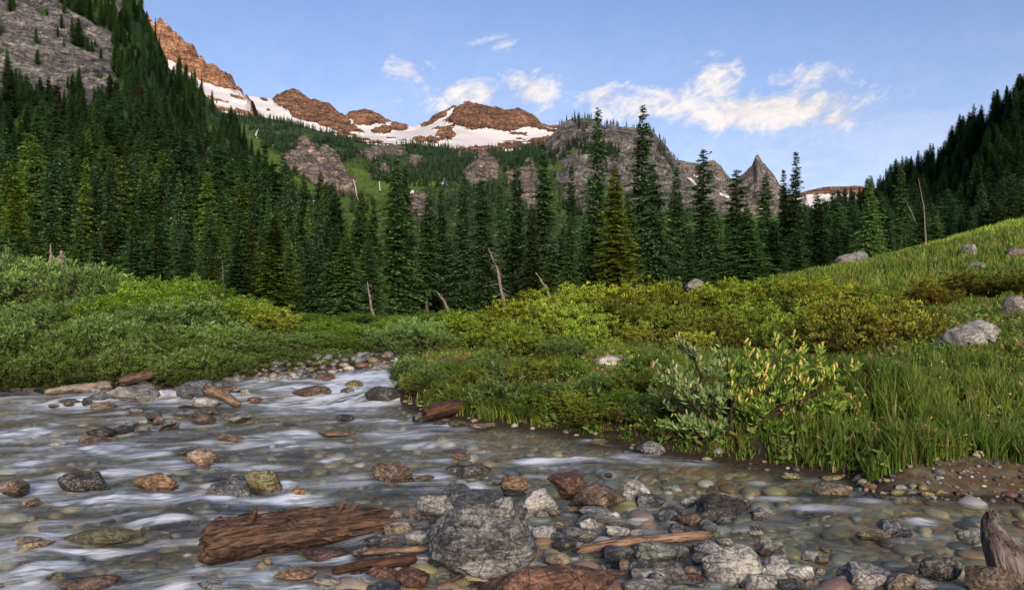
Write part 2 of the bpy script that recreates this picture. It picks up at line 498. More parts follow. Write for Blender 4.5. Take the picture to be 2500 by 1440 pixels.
# running water: clear, with a soft sky reflection and white where it breaks
def water_material():
    m, nt, out = new_mat('stream_water')
    fl = attr(nt, 'flow', 'Vector')
    s1 = noise(nt, mscale(nt, fl, (1.2, 6, 1)), 1.0, 5, .6, .3)
    s2 = noise(nt, mscale(nt, fl, (2.6, 26, 1)), 1.0, 4, .6, .2)
    lum = noise(nt, mscale(nt, fl, (1.5, 2.6, 1)), 1.0, 3, .5, .6)
    h = math_node(nt, 'ADD', math_node(nt, 'MULTIPLY', s1, .8), math_node(nt, 'ADD', math_node(nt, 'MULTIPLY', s2, .18), lum))
    nrm = bump(nt, h, .8, .04)
    gl = nd(nt, 'ShaderNodeBsdfGlossy'); gl.inputs['Roughness'].default_value = .09
    nt.links.new(nrm, gl.inputs['Normal'])
    tr = nd(nt, 'ShaderNodeBsdfTransparent'); tr.inputs['Color'].default_value = (.90, .94, .85, 1)
    fr = nd(nt, 'ShaderNodeFresnel'); fr.inputs['IOR'].default_value = 1.34
    nt.links.new(nrm, fr.inputs['Normal'])
    mx = nd(nt, 'ShaderNodeMixShader')
    nt.links.new(math_node(nt, 'MULTIPLY', fr.outputs[0], .4, clamp=True), mx.inputs[0])
    nt.links.new(tr.outputs[0], mx.inputs[1]); nt.links.new(gl.outputs[0], mx.inputs[2])
    foam = attr(nt, 'foam')
    s3 = noise(nt, mscale(nt, fl, (7, 60, 1)), 1.0, 3, .6, .4)
    st = math_node(nt, 'ADD', math_node(nt, 'MULTIPLY', s1, .42), math_node(nt, 'ADD', math_node(nt, 'MULTIPLY', s2, .36), math_node(nt, 'MULTIPLY', s3, .22)))
    f = math_node(nt, 'MULTIPLY', mapr(nt, foam, .02, 1.25, 0.0, 1.0, smooth=False), mapr(nt, st, .40, .62, .03, 1.5, smooth=False))
    milk = math_node(nt, 'MULTIPLY', mapr(nt, st, .38, .68), math_node(nt, 'ADD', .03, math_node(nt, 'MULTIPLY', attr(nt, 'rush'), .06)))
    f = math_node(nt, 'MAXIMUM', math_node(nt, 'MINIMUM', f, .86), milk)
    df = nd(nt, 'ShaderNodeBsdfPrincipled'); df.inputs['Base Color'].default_value = (.66, .74, .84, 1)
    df.inputs['Roughness'].default_value = .5
    nt.links.new(nrm, df.inputs['Normal'])
    mx2 = nd(nt, 'ShaderNodeMixShader')
    nt.links.new(f, mx2.inputs[0]); nt.links.new(mx.outputs[0], mx2.inputs[1]); nt.links.new(df.outputs[0], mx2.inputs[2])
    nt.links.new(mx2.outputs[0], out.inputs['Surface'])
    return m
M_WATER = water_material()

def fall_material():
    m, nt, out = new_mat('falling_water')
    tcn = nd(nt, 'ShaderNodeTexCoord')
    n = noise(nt, mscale(nt, tcn.outputs['Object'], (1, 1, .15)), .8, 4, .6)
    principled(nt, out, mixc(nt, n, (.30, .32, .34), (.62, .64, .66)), .5)
    return m
M_FALL = fall_material()
# ------------------------------------------------------------------ the lie of the land
def wz(y):
    """height of the water surface along the stream"""
    y = np.asarray(y, float)
    return 0.13 * sstep(y, 12.8, 13.5) + 0.13 * sstep(y, 15.0, 15.8) + 0.02 * np.clip(y - 16.8, 0, 6)

_D = np.concatenate([np.linspace(3.0, 30, 700), np.linspace(30.2, 160, 500)])
def water_hit(px, py):
    z = CH + (HY - py) / F * _D
    k = np.argmax(z <= wz(_D))
    d = _D[k]
    return ((px - CX) / F * d, d)

# outline of the stream, from photograph pixels on the water plane: left bank going up, right bank coming down
LEFT_EDGE = [(-700, 962), (0, 946), (110, 943), (250, 938), (390, 932), (560, 926), (700, 916), (800, 908), (900, 902), (985, 899)]
RIGHT_EDGE = [(1030, 906), (990, 922), (965, 945), (985, 978), (1040, 1012), (1180, 1034), (1350, 1056), (1550, 1092), (1660, 1112), (1800, 1134),
              (1950, 1152), (2080, 1172), (2140, 1205), (2260, 1216), (2420, 1216), (2620, 1222), (3400, 1230)]
STREAM = [water_hit(*p) for p in LEFT_EDGE] + [water_hit(*p) for p in RIGHT_EDGE] + [(7.5, 2.0), (6.0, -3.0), (-9.0, -3.0), (-14, 3.0)]

CTRL = [(1100, 960, 13.6), (1180, 985, 12.6), (1250, 930, 13.2), (1380, 960, 11.5), (1500, 897, 12.4), (1450, 945, 10.6), (1700, 905, 11), (1600, 1000, 9.4),
        (2000, 905, 10.6), (1850, 1020, 9.0), (2200, 955, 9.0), (2200, 1060, 8.1), (2400, 850, 11.2), (2450, 1000, 8.4), (2400, 1090, 7.6), (2650, 1080, 7.6), (2650, 900, 10),
        (2000, 868, 14), (1700, 852, 16), (1300, 856, 18), (1100, 876, 17), (1400, 776, 26), (1700, 774, 26), (2050, 742, 26), (2250, 780, 18), (2420, 728, 22),
        (2650, 680, 24), (2090, 655, 35), (2200, 622, 44), (2320, 600, 48), (2400, 576, 53), (2500, 546, 57), (2750, 480, 62), (2380, 640, 34), (2550, 650, 30),
        (1000, 814, 30), (1200, 792, 40), (1500, 778, 45), (1800, 735, 50), (2000, 690, 60)]
CP = [P(*c) for c in CTRL]
for (x, y, z) in [(-14, 18, .22), (-9, 18.5, .22), (-5.5, 20, .32), (-3.5, 22, .40), (-16, 26, .8), (-10, 27, .6), (-5, 28, .5), (-18, 36, 1.4), (-10, 38, .9), (-4, 38, .65), (-28, 24, 1.2), (-40, 40, 3),
                  (-35, 60, 2.4), (-10, 60, .8), (0, 60, .9), (12, 75, 1.6), (-60, 100, 4), (-20, 100, 1.1), (0, 100, 1.0), (30, 100, 4), (55, 75, 10), (80, 60, 16), (70, 100, 13), (110, 100, 24),
                  (-150, 160, 14), (-60, 160, 6), (0, 160, 1.6), (60, 160, 8), (150, 160, 26), (0, 300, 8), (-200, 300, 24), (200, 300, 32), (0, 700, 20), (-500, 700, 40), (500, 700, 50), (0, -8, .8), (-20, -8, 1.0), (14, -4, 1.6), (14, 6, 1.9), (-22, 6, .2), (-30, 14, .7)]:
    CP.append((x, y, z))
CP = np.array(CP, float)
def _phi(r2): return np.sqrt(r2 + 2.0 ** 2)
_A = _phi(((CP[:, None, :2] - CP[None, :, :2]) ** 2).sum(-1)) - 0.02 * np.eye(len(CP))
_n = len(CP)
_M = np.zeros((_n + 3, _n + 3)); _M[:_n, :_n] = _A; _M[:_n, _n] = 1; _M[:_n, _n + 1:] = CP[:, :2]; _M[_n, :_n] = 1; _M[_n + 1:, :_n] = CP[:, :2].T
_W = np.linalg.solve(_M, np.concatenate([CP[:, 2], np.zeros(3)]))
def rbf(x, y):
    r = np.full(x.shape, _W[_n]) + _W[_n + 1] * x + _W[_n + 2] * y
    for i in range(_n):
        r += _W[i] * _phi((x - CP[i, 0]) ** 2 + (y - CP[i, 1]) ** 2)
    return r

BAR = [water_hit(*p) for p in [(820, 1330), (960, 1260), (1080, 1225), (1300, 1205), (1560, 1195), (1700, 1235), (1880, 1255), (1820, 1330), (2000, 1370), (2200, 1400), (2600, 1430)]] + [(4.5, 1.0), (-2.5, 1.0), (-1.6, 3.6)]
def stream_sd(x, y):
    d = seg_dist(x, y, STREAM)
    return np.where(in_poly(x, y, STREAM), -d, d)

def ground_z(x, y, sd=None, fine=True):
    x = np.asarray(x, float); y = np.asarray(y, float)
    if sd is None: sd = stream_sd(x, y)
    w = wz(y)
    far = sstep(np.hypot(x, y), 500, 900)
    land = np.clip(rbf(x, y), w + .05, 80) * (1 - far) + 25 * far
    p = xyz(x, y)
    land = land + (.10 * fbm(p * .55, 3, seed=3) + .03 * fbm(p * 2.3, 2, seed=5)) * sstep(sd, .2, 2)
    depth = .07 + .22 * sstep(-sd, 0.0, 1.4)
    bar = in_poly(x, y, BAR); bd = seg_dist(x, y, BAR)
    b = np.where(bar, .5 + .5 * sstep(bd, 0, .5), .5 - .5 * sstep(bd, 0, .7))
    depth = depth * (1 - b) + .035 * b
    bed = w - depth + .035 * fbm(p * 1.7, 3, seed=9)
    edge = w + .02 + np.minimum(.42 * np.clip(sd, 0, None), .22)
    # the flat gravel shelf on the far right keeps low
    shelf = sstep(x, 3.0, 3.6) * sstep(-y, -7.3, -6.7)
    t = sstep(sd, .0, .9 + 1.4 * shelf)
    out = edge * (1 - t) + np.maximum(land, edge) * t
    return np.where(sd < 0, bed + (w + .02 - bed) * sstep(sd, -.35, 0), out)

def ground_hit(px, py, dmin=4.0, dmax=150.0):
    """where the line of sight through a pixel meets the ground"""
    d = _D[(_D >= dmin) & (_D <= dmax)]
    x = (px - CX) / F * d; z = CH + (HY - py) / F * d
    g = ground_z(x, d)
    hit = np.nonzero(z <= g)[0]
    k = hit[0] if len(hit) else len(d) - 1
    return np.array((x[k], d[k], g[k]))

def gz1(x, y): return float(ground_z(np.array([x]), np.array([y]))[0])

# ground sheet (one sheet from behind the camera to the foot of the mountains)
rows = np.concatenate([np.linspace(-8, 3.2, 16), np.geomspace(3.5, 30, 300), np.geomspace(30.5, 1500, 110)[0:]])
cols = np.concatenate([np.linspace(-2.6, -.62, 40)[:-1], np.linspace(-.62, .66, 330), np.linspace(.66, 2.6, 40)[1:]])
gy = np.repeat(rows, len(cols)); gx = np.tile(cols, len(rows)) * (np.maximum(gy, 0) * 1.0 + np.where(gy < 3.2, (3.2 - np.clip(gy, -8, 3.2)) * .45 + np.clip(3.2 - np.maximum(gy, 0), 0, 3.2) * .6, 0) + 1e-3)
gsd = stream_sd(gx, gy)
gz = ground_z(gx, gy, gsd)
shelf_ = sstep(gx, 2.9, 3.5) * sstep(-gy, -7.2, -6.75) * (gsd > 0)
vegm = sstep(gsd, .25, .8) * (1 - shelf_)
ground = link('ground', mesh_data('ground', np.stack([gx, gy, gz], 1), quads=grid_quads(len(rows), len(cols)), mats=[M_GROUND],
              fattr={'veg': vegm, 'bed': np.maximum(1 - sstep(gsd, -.30, -.06), shelf_ * .25)}))
tag(ground, kind='structure')

# ------------------------------------------------------------------ the stream
def flow_coords(x, y):
    g = -.40 * np.sqrt((x - .3) ** 2 + 1.5)
    wob = .25 * fbm(xyz(x * .7, y * .5), 2, seed=41)
    return x * 8 / (y + 2.0), 6 * np.log(np.maximum(y - g + wob, 1.0))

def foam_spots():
    return [(900, 916, 75, 14, 1.7), (850, 952, 80, 24, 1.7), (745, 950, 70, 14, 1.0), (640, 943, 60, 9, .8), (940, 945, 40, 28, 1.7), (700, 975, 110, 9, .7), (880, 978, 90, 10, .9),
            (40, 1020, 60, 12, .8), (160, 1026, 70, 9, .65), (45, 1060, 60, 18, 1.05), (60, 1132, 85, 28, 1.1), (230, 1105, 130, 22, .8), (420, 1060, 100, 12, .55), (330, 1075, 70, 10, .5),
            (690, 1010, 50, 8, .6), (700, 1075, 50, 24, .8), (620, 1072, 60, 12, .95), (450, 1098, 90, 10, .5), (600, 1140, 120, 8, .6), (150, 1172, 100, 10, .6),
            (380, 1222, 150, 12, 1.1), (230, 1236, 120, 10, 1.0), (540, 1240, 120, 10, .85), (690, 1226, 55, 10, 1.05), (395, 1198, 38, 16, 1.0), (680, 1196, 26, 18, 1.1),
            (80, 1400, 90, 26, .8), (180, 1345, 80, 8, .6), (390, 1285, 60, 8, .6), (830, 1165, 60, 12, .6), (910, 1030, 60, 10, .5), (965, 1062, 60, 14, .75), (1080, 1086, 95, 8, 1.0),
            (950, 1034, 30, 10, .8), (1010, 1026, 16, 12, 1.1), (1310, 1135, 80, 6, .8), (1420, 1132, 60, 5, .7), (1560, 1122, 55, 12, .9), (1450, 1080, 34, 8, .6), (1505, 1076, 30, 8, .6), (1680, 1132, 70, 6, .6),
            (2000, 1246, 70, 8, .6), (2125, 1226, 50, 7, .6), (2252, 1278, 30, 9, .8), (1905, 1218, 80, 6, .45), (1030, 1150, 40, 5, .4), (820, 1118, 60, 6, .5), (300, 1160, 60, 8, .5), (110, 1290, 80, 8, .5),
            (1855, 1182, 26, 10, .5), (560, 1365, 60, 6, .3), (520, 1185, 60, 7, .4)]

wr = np.geomspace(2.2, 21.5, 380); wc = np.linspace(-.95, .95, 460)
wy = np.repeat(wr, len(wc)); wx = np.tile(wc, len(wr)) * (wy + .6)
wsd = stream_sd(wx, wy)
fa, fc = flow_coords(wx, wy)
foam = np.zeros(len(wx)); hump = np.zeros(len(wx))
for (px, py, rx, ry, k) in foam_spots():
    x0, d0 = water_hit(px, py)
    sx = rx * d0 / F; sy = ry * d0 * d0 / (F * CH)
    u = (wx - x0) / sx; v = (wy - d0 - .25 * (wx - x0) * np.sign(.3 - x0) * .6) / sy
    foam = np.maximum(foam, k * np.exp(-.75 * (u * u + v * v)))
    hump += .030 * min(k, 1.0) * np.exp(-(u * u) * .8 - ((v - .75) / .6) ** 2)
calm = sstep(wx, .2, 2.0) * .6
amp = (.048 + .03 * sstep(wy, 11, 14)) * (1 - calm) * sstep(-wsd, .0, .5) * (1 - .75 * in_poly(wx, wy, BAR))
wave = fbm(np.stack([fa * 1.1, fc * 1.5, 0 * fa], 1), 3, seed=21) + .55 * fbm(np.stack([fa * 2.6, fc * 4.0, 0 * fa], 1), 3, seed=25)
wave2 = fbm(np.stack([wx * 2.2, wy * 1.6, 0 * wx], 1), 3, seed=29)
wzv = wz(wy) + amp * (wave + .5 * wave2) + hump + .018 * foam * fbm(np.stack([wx * 9, wy * 7, 0 * wx], 1), 2, seed=33)
_Z = wzv.reshape(len(wr), len(wc)); _Y = wy.reshape(len(wr), len(wc))
_sl = (np.gradient(_Z, axis=0) / np.gradient(_Y, axis=0)).ravel()
foam = foam * (.50 + .6 * sstep(_sl, -.05, .12)) + .42 * sstep(_sl, .06, .22) * (1 - calm / .7)
WATER_V = (wx, wy, wzv, wsd, foam, fa, fc)

def build_water(bumps):
    """bumps: (x, y, rx, ry, height, wake) - water heaped over or round a stone, white below it"""
    z = wzv.copy(); fo = foam.copy()
    for (x0, y0, rx, ry, hh, wk) in bumps:
        u = (wx - x0) / rx; v = (wy - y0) / ry
        near = np.abs(u) + np.abs(v) < 8
        g = np.exp(-(u * u + v * v))
        z += hh * g * near
        if wk > 0:
            sgn = -1.0 if x0 < .3 else 1.0
            dx, dy = sgn * .93, -.37
            al = (wx - x0) * dx + (wy - y0) * dy; ac = -(wx - x0) * dy + (wy - y0) * dx
            tl = np.exp(-(ac / (ry * .8)) ** 2) * sstep(al, rx * .2, rx * .9) * np.exp(-np.clip(al - rx * .6, 0, None) / (rx * 2.2))
            fo = np.maximum(fo, wk * tl)
    keep = wsd < .35
    q = grid_quads(len(wr), len(wc))
    q = q[keep[q].all(1)]
    used = np.unique(q); remap = -np.ones(len(wx), np.int64); remap[used] = np.arange(len(used))
    V = np.stack([wx, wy, z], 1)[used]
    me = mesh_data('stream_water', V, quads=remap[q], mats=[M_WATER], fattr={'foam': np.clip(fo[used], 0, 1.3), 'rush': ((1 - calm / .6) * .8 + .2)[used]},
                   cattr={'flow': np.stack([fa, fc, 0 * fa], 1)[used]})
    return tag(link('stream_water', me), kind='structure')

# ------------------------------------------------------------------ hills and mountains
def line(pts):
    pts = np.array(pts, float)
    return lambda x: np.interp(x, pts[:, 0], pts[:, 1])

def hill(name, x0, x1, nx, keys, rows_per, mat, amp, nscale, masks, seed=0, back=None, ridge_amp=0.15, mask_warp=6.0, build=True):
    """a mountain side: keys = [(outline in photograph pixels, depth or depth outline)] from foot to crest; falls away behind the crest"""
    px = np.linspace(x0, x1, nx)
    L = [(line(k[0])(px), line(k[1])(px) if isinstance(k[1], list) else np.full(nx, float(k[1]))) for k in keys]
    PY, DD, TT = [], [], []
    for i in range(len(L) - 1):
        n = rows_per[i]
        for j in range(n):
            t = j / n
            PY.append(L[i][0] * (1 - t) + L[i + 1][0] * t); DD.append(L[i][1] * (1 - t) + L[i + 1][1] * t); TT.append(np.full(nx, i + t))
    PY.append(L[-1][0]); DD.append(L[-1][1]); TT.append(np.full(nx, len(L) - 1.0))
    PY = np.array(PY); DD = np.array(DD); TT = np.array(TT)
    PX = np.broadcast_to(px, PY.shape)
    V = np.stack([(PX - CX) / F * DD, DD, CH + (HY - PY) / F * DD], -1)
    sh = V.shape[:2]
    flat = V.reshape(-1, 3)
    wpx = PX.ravel() + mask_warp * fbm(flat / nscale * 3.0, 4, seed=seed + 50)
    wpy = PY.ravel() + mask_warp * fbm(flat / nscale * 3.0, 4, seed=seed + 60)
    m = {k: f(wpx, wpy, TT.ravel(), flat) for k, f in masks.items()}
    rockiness = (1 - np.clip(m.get('snow', 0) * 1.0, 0, 1)) * (1 - .6 * np.clip(m.get('veg', 0), 0, 1)) + np.zeros(len(flat))
    nr = fbm(flat / nscale * np.array([1, 1, .7]), 6, .55, seed=seed, ridged=True)
    nb = fbm(flat / nscale * .45, 3, seed=seed + 5)
    crag = fbm(flat / nscale * np.array([3.1, 3.1, 1.3]), 4, .6, seed=seed + 9, ridged=True)
    crest = 1 - sstep(TT.ravel(), len(L) - 1.35, len(L) - 1.0) * .85
    foot = sstep(TT.ravel(), 0, .3)
    disp = amp * (nb * .8 + (nr * .7 + crag * .35) * rockiness) * foot
    flat = flat.copy()
    # push along the slope's facing (towards the valley and up), little at the crest so the skyline stays
    flat[:, 1] -= disp * crest
    flat[:, 2] += disp * .35 * crest + amp * ridge_amp * (crag * rockiness) * (1 - crest)
    Vf = flat.reshape(sh[0], sh[1], 3)
    nb_rows = 7
    bd = back or 0.35
    B = []
    for j in range(1, nb_rows + 1):
        r = Vf[-1].copy(); t = j / nb_rows
        h = r[:, 2] - 5
        r[:, 1] += (0.9 * t) * np.maximum(h, 20) * 1.1
        r[:, 2] -= h * (t ** 1.25) * .98 - amp * .2 * vnoise(r / nscale * 2, seed + 77)
        B.append(r)
    Vall = np.concatenate([Vf, np.array(B)], 0)
    for k in m:
        mm = m[k].reshape(sh)
        m[k] = np.concatenate([mm, np.repeat(mm[-1:], nb_rows, 0)], 0).ravel()
    me = mesh_data(name, Vall.reshape(-1, 3), quads=grid_quads(Vall.shape[0], nx), mats=[mat],
                   fattr={k: m.get(k, np.zeros(Vall.shape[0] * nx)) for k in ('veg', 'snow', 'meadow')})
    o = tag(link(name, me), kind='structure')
    return dict(o=o, V=Vf, PX=PX, PY=PY, T=TT, veg=m['veg'].reshape(-1, nx)[:sh[0]] if 'veg' in m else np.zeros(sh))

def polys(*ps):
    def f(x, y, t, v):
        r = np.zeros(len(x))
        for p in ps: r = np.maximum(r, in_poly(x, y, p).astype(float))
        return r
    return f

M_MT_RED = mountain_material('sunset_red_rock', (.18, .105, .07), (.25, .15, .10), 60, rust=(.27, .11, .05))
M_MT_BROWN = mountain_material('brown_summit_rock', (.075, .05, .04), (.165, .10, .07), 60, rust=(.19, .08, .045), snow_noise=1.3)
M_MT_GREY = mountain_material('grey_cliff_rock', (.075, .08, .09), (.15, .153, .162), 26, rust=(.19, .165, .13))
M_MT_MID = mountain_material('headwall_rock', (.08, .077, .076), (.15, .138, .126), 40, rust=(.22, .16, .10), veg_a=(.02, .044, .013), veg_b=(.05, .085, .024))
M_MT_DOME = mountain_material('dome_rock', (.07, .074, .083), (.13, .13, .137), 45, rust=(.17, .14, .11))
M_MT_FAR = mountain_material('far_peak_rock', (.092, .088, .09), (.15, .138, .132), 60, rust=(.16, .125, .10))

ONE = lambda x, y, t, v: np.ones(len(x))
ZERO = lambda x, y, t, v: np.zeros(len(x))

# far left ridge, in the last sun, part of its orange put into the rock colour
RIDGE_A = [(250, -60), (330, 20), (380, 66), (392, 58), (404, 66), (428, 84), (440, 100), (458, 104), (470, 118), (484, 136), (496, 140), (506, 164), (522, 166), (545, 176), (556, 180), (566, 198), (578, 216), (590, 220), (597, 236), (620, 262)]
hill('red_ridge', 250, 622, 200, [([(250, 330), (622, 330)], 1500), ([(250, 120), (380, 150), (430, 180), (520, 225), (600, 245), (622, 268)], 1720), (RIDGE_A, 1800)], [20, 70],
     M_MT_RED, 30, 90, {'snow': lambda x, y, t, v: polys([(385, 130), (440, 165), (480, 195), (540, 222), (600, 236), (620, 260), (600, 330), (500, 330), (440, 250), (385, 180)])(x, y, t, v) * (fbm(v / 45 * np.array([.5, 1, 2.0]), 4, seed=72) < .2), 'veg': ZERO}, seed=11, ridge_amp=.6)

# the snow basin and its three summits
SKY_B = [(480, 230), (560, 236), (600, 233), (640, 238), (662, 241), (680, 232), (700, 222), (716, 217), (730, 222), (748, 236), (764, 245), (782, 250), (800, 256), (816, 266), (832, 282), (845, 286), (852, 279), (870, 274), (892, 272), (915, 277), (932, 286), (952, 298), (972, 304), (1012, 309), (1030, 300), (1060, 286), (1096, 268), (1112, 261), (1124, 253), (1142, 250), (1160, 254), (1190, 263), (1215, 268), (1232, 273), (1246, 270), (1262, 268), (1280, 274), (1300, 286), (1312, 296), (1322, 309), (1345, 312), (1372, 314), (1420, 330), (1500, 380)]
ROCK_B = [[(664, 246), (690, 224), (716, 212), (764, 240), (800, 250), (828, 276), (850, 292), (868, 306), (888, 320), (850, 316), (820, 318), (800, 312), (770, 300), (745, 292), (712, 280), (690, 262)],
          [(842, 284), (868, 268), (895, 266), (935, 284), (955, 300), (925, 298), (905, 302), (880, 300), (858, 294)],
          [(905, 318), (940, 306), (972, 298), (1000, 306), (985, 314), (950, 322), (925, 324)],
          [(1022, 304), (1096, 264), (1112, 258), (1108, 266), (1070, 290), (1040, 302)],
          [(1078, 296), (1100, 278), (1118, 262), (1142, 244), (1190, 258), (1240, 266), (1262, 262), (1304, 282), (1330, 312), (1300, 312), (1275, 318), (1232, 324), (1205, 318), (1175, 320), (1148, 316), (1118, 304), (1095, 300)],
          [(1064, 334), (1086, 318), (1104, 320), (1112, 338), (1100, 348), (1080, 342)],
          [(636, 244), (668, 246), (650, 252)], [(1010, 345), (1060, 336), (1090, 350), (1060, 358)], [(1230, 352), (1262, 346), (1290, 358), (1260, 366)], [(1285, 348), (1320, 344), (1350, 336), (1345, 356), (1300, 360)]]
_snowrock = polys(*ROCK_B)
def snow_b(x, y, t, v):
    s = 1 - _snowrock(x, y, t, v)
    patch = fbm(v / 60 * np.array([.6, 1, 1.8]), 4, seed=71)
    lowline = 352 + 26 * np.sin(x / 130.0)
    thr = .44 - .62 * sstep(y, lowline - 50, lowline + 60)
    return np.where(patch > thr, 0, s) * (1 - sstep(y, 372, 396))
hill('snow_mountain', 480, 1500, 420, [([(480, 420), (1500, 440)], 1900), ([(480, 330), (800, 350), (1000, 372), (1200, 384), (1500, 400)], 2150), ([(480, 262), (700, 292), (860, 322), (1000, 332), (1090, 318), (1200, 326), (1330, 330), (1500, 390)], 2450), (SKY_B, 2650)], [14, 60, 80],
     M_MT_BROWN, 34, 130, {'snow': snow_b, 'veg': lambda x, y, t, v: sstep(y, 385, 410) * .7}, seed=23, mask_warp=8.0, ridge_amp=.36)

# far right peaks with the leaning pinnacle, and the snow ridge beyond
SKY_E = [(1560, 420), (1620, 396), (1655, 392), (1690, 398), (1712, 404), (1728, 396), (1744, 394), (1760, 404), (1772, 424), (1784, 438), (1800, 436), (1812, 428), (1828, 412), (1836, 405), (1841, 391), (1845, 382), (1851, 381), (1856, 390), (1862, 401), (1868, 404), (1880, 420), (1892, 432), (1902, 452), (1914, 466), (1930, 486), (1960, 500), (2000, 520)]
hill('pinnacle_peak', 1560, 2000, 240, [([(1560, 600), (2000, 610)], 1800), ([(1560, 520), (2000, 560)], 2200), (SKY_E, 2450)], [20, 80],
     M_MT_FAR, 30, 110, {'snow': polys([(1672, 430), (1690, 438), (1700, 452), (1715, 470), (1690, 462), (1672, 446)], [(1755, 476), (1775, 480), (1784, 492), (1760, 488)], [(1690, 425), (1705, 428), (1700, 436)], [(1840, 506), (1862, 514), (1858, 522)]), 'veg': lambda x, y, t, v: sstep(y, 490, 560) * .8}, seed=31, ridge_amp=.15)
SKY_E2 = [(1860, 510), (1930, 482), (1965, 468), (1990, 462), (2020, 457), (2060, 456), (2100, 455), (2150, 462), (2250, 470), (2350, 480)]
hill('snow_ridge', 1860, 2350, 160, [([(1860, 600), (2350, 600)], 2700), ([(1860, 520), (2350, 505)], 3000), (SKY_E2, 3150)], [16, 50],
     M_MT_BROWN, 26, 130, {'snow': lambda x, y, t, v: ((y > line([(1860, 520), (1960, 478), (2010, 474), (2040, 476), (2080, 472), (2100, 480), (2350, 500)])(x)) & (fbm(v / 80, 3, seed=5) < .35)).astype(float), 'veg': ZERO}, seed=37, ridge_amp=.15)

# the grey dome in the middle distance
SKY_D = [(1290, 420), (1330, 356), (1350, 332), (1376, 302), (1392, 296), (1412, 294), (1438, 292), (1456, 300), (1474, 312), (1492, 308), (1512, 312), (1540, 318), (1572, 316), (1590, 322), (1606, 340), (1622, 356), (1640, 384), (1656, 402), (1672, 430), (1700, 462), (1760, 520), (1820, 560)]
H_DOME = hill('granite_dome', 1290, 1820, 240, [([(1290, 700), (1820, 700)], 700), ([(1290, 560), (1500, 520), (1820, 640)], 980), (SKY_D, 1300)], [24, 90],
     M_MT_DOME, 36, 75, {'veg': lambda x, y, t, v: np.maximum(.62 * sstep(fbm(v / 60 * np.array([1, 1, .5]), 4, seed=81), .02, .45), sstep(y, 470, 580)), 'snow': ZERO}, seed=43, ridge_amp=.12)

# green headwall with cliffs and falls
SKY_C = [(380, 250), (480, 262), (540, 276), (600, 284), (640, 288), (700, 298), (750, 312), (800, 326), (850, 338), (900, 352), (935, 356), (1000, 352), (1060, 358), (1110, 364), (1160, 372), (1230, 374), (1300, 362), (1360, 352), (1480, 400)]
ROCK_C = [[(692, 392), (712, 380), (736, 352), (752, 350), (775, 372), (800, 366), (822, 384), (838, 402), (846, 430), (866, 452), (886, 492), (850, 490), (818, 478), (792, 470), (770, 462), (742, 444), (712, 426)],
          [(1124, 428), (1140, 412), (1168, 392), (1186, 384), (1206, 388), (1220, 402), (1214, 424), (1190, 440), (1166, 458), (1140, 452)],
          [(1112, 374), (1150, 366), (1200, 372), (1190, 392), (1150, 388), (1120, 392)], [(915, 360), (960, 352), (990, 362), (980, 376), (940, 372), (925, 398), (905, 402), (880, 386)],
          [(922, 412), (945, 404), (956, 424), (938, 436)], [(980, 470), (1040, 480), (1064, 540), (1030, 560), (1005, 520)], [(1000, 384), (1030, 392), (1026, 420), (1004, 410)], [(1240, 420), (1300, 400), (1330, 470), (1300, 520), (1250, 480)]]
MEAD_C = polys([(990, 440), (1030, 412), (1080, 420), (1120, 436), (1060, 462), (1010, 480)], [(604, 330), (650, 350), (690, 400), (730, 440), (800, 486), (850, 500), (840, 540), (760, 480), (690, 440), (620, 370)], [(560, 300), (610, 310), (600, 340), (570, 330)], [(860, 420), (960, 440), (950, 500), (880, 480)], [(800, 495), (960, 500), (960, 640), (820, 640)])
H_HEAD = hill('headwall', 380, 1480, 440, [([(380, 742), (1480, 742)], 330), ([(380, 560), (690, 560), (900, 600), (1150, 590), (1480, 620)], 760), ([(380, 470), (690, 436), (760, 466), (880, 500), (960, 478), (1060, 486), (1150, 500), (1300, 520), (1480, 540)], 980), ([(380, 370), (600, 360), (700, 352), (800, 362), (870, 380), (940, 410), (1040, 424), (1150, 400), (1250, 410), (1350, 400), (1480, 440)], 1120), (SKY_C, 1600)], [30, 30, 50, 60],
     M_MT_MID, 22, 60, {'veg': lambda x, y, t, v: (1 - polys(*ROCK_C)(x, y, t, v)) * (.72 + .28 * fbm(v / 25, 3, seed=91)), 'meadow': lambda x, y, t, v: MEAD_C(x, y, t, v) * .85,
     'snow': polys([(754, 494), (770, 491), (776, 500), (762, 503)], [(1062, 452), (1085, 444), (1108, 452), (1095, 460)], [(1000, 478), (1014, 477), (1012, 482)])}, seed=53, ridge_amp=.08, mask_warp=15)

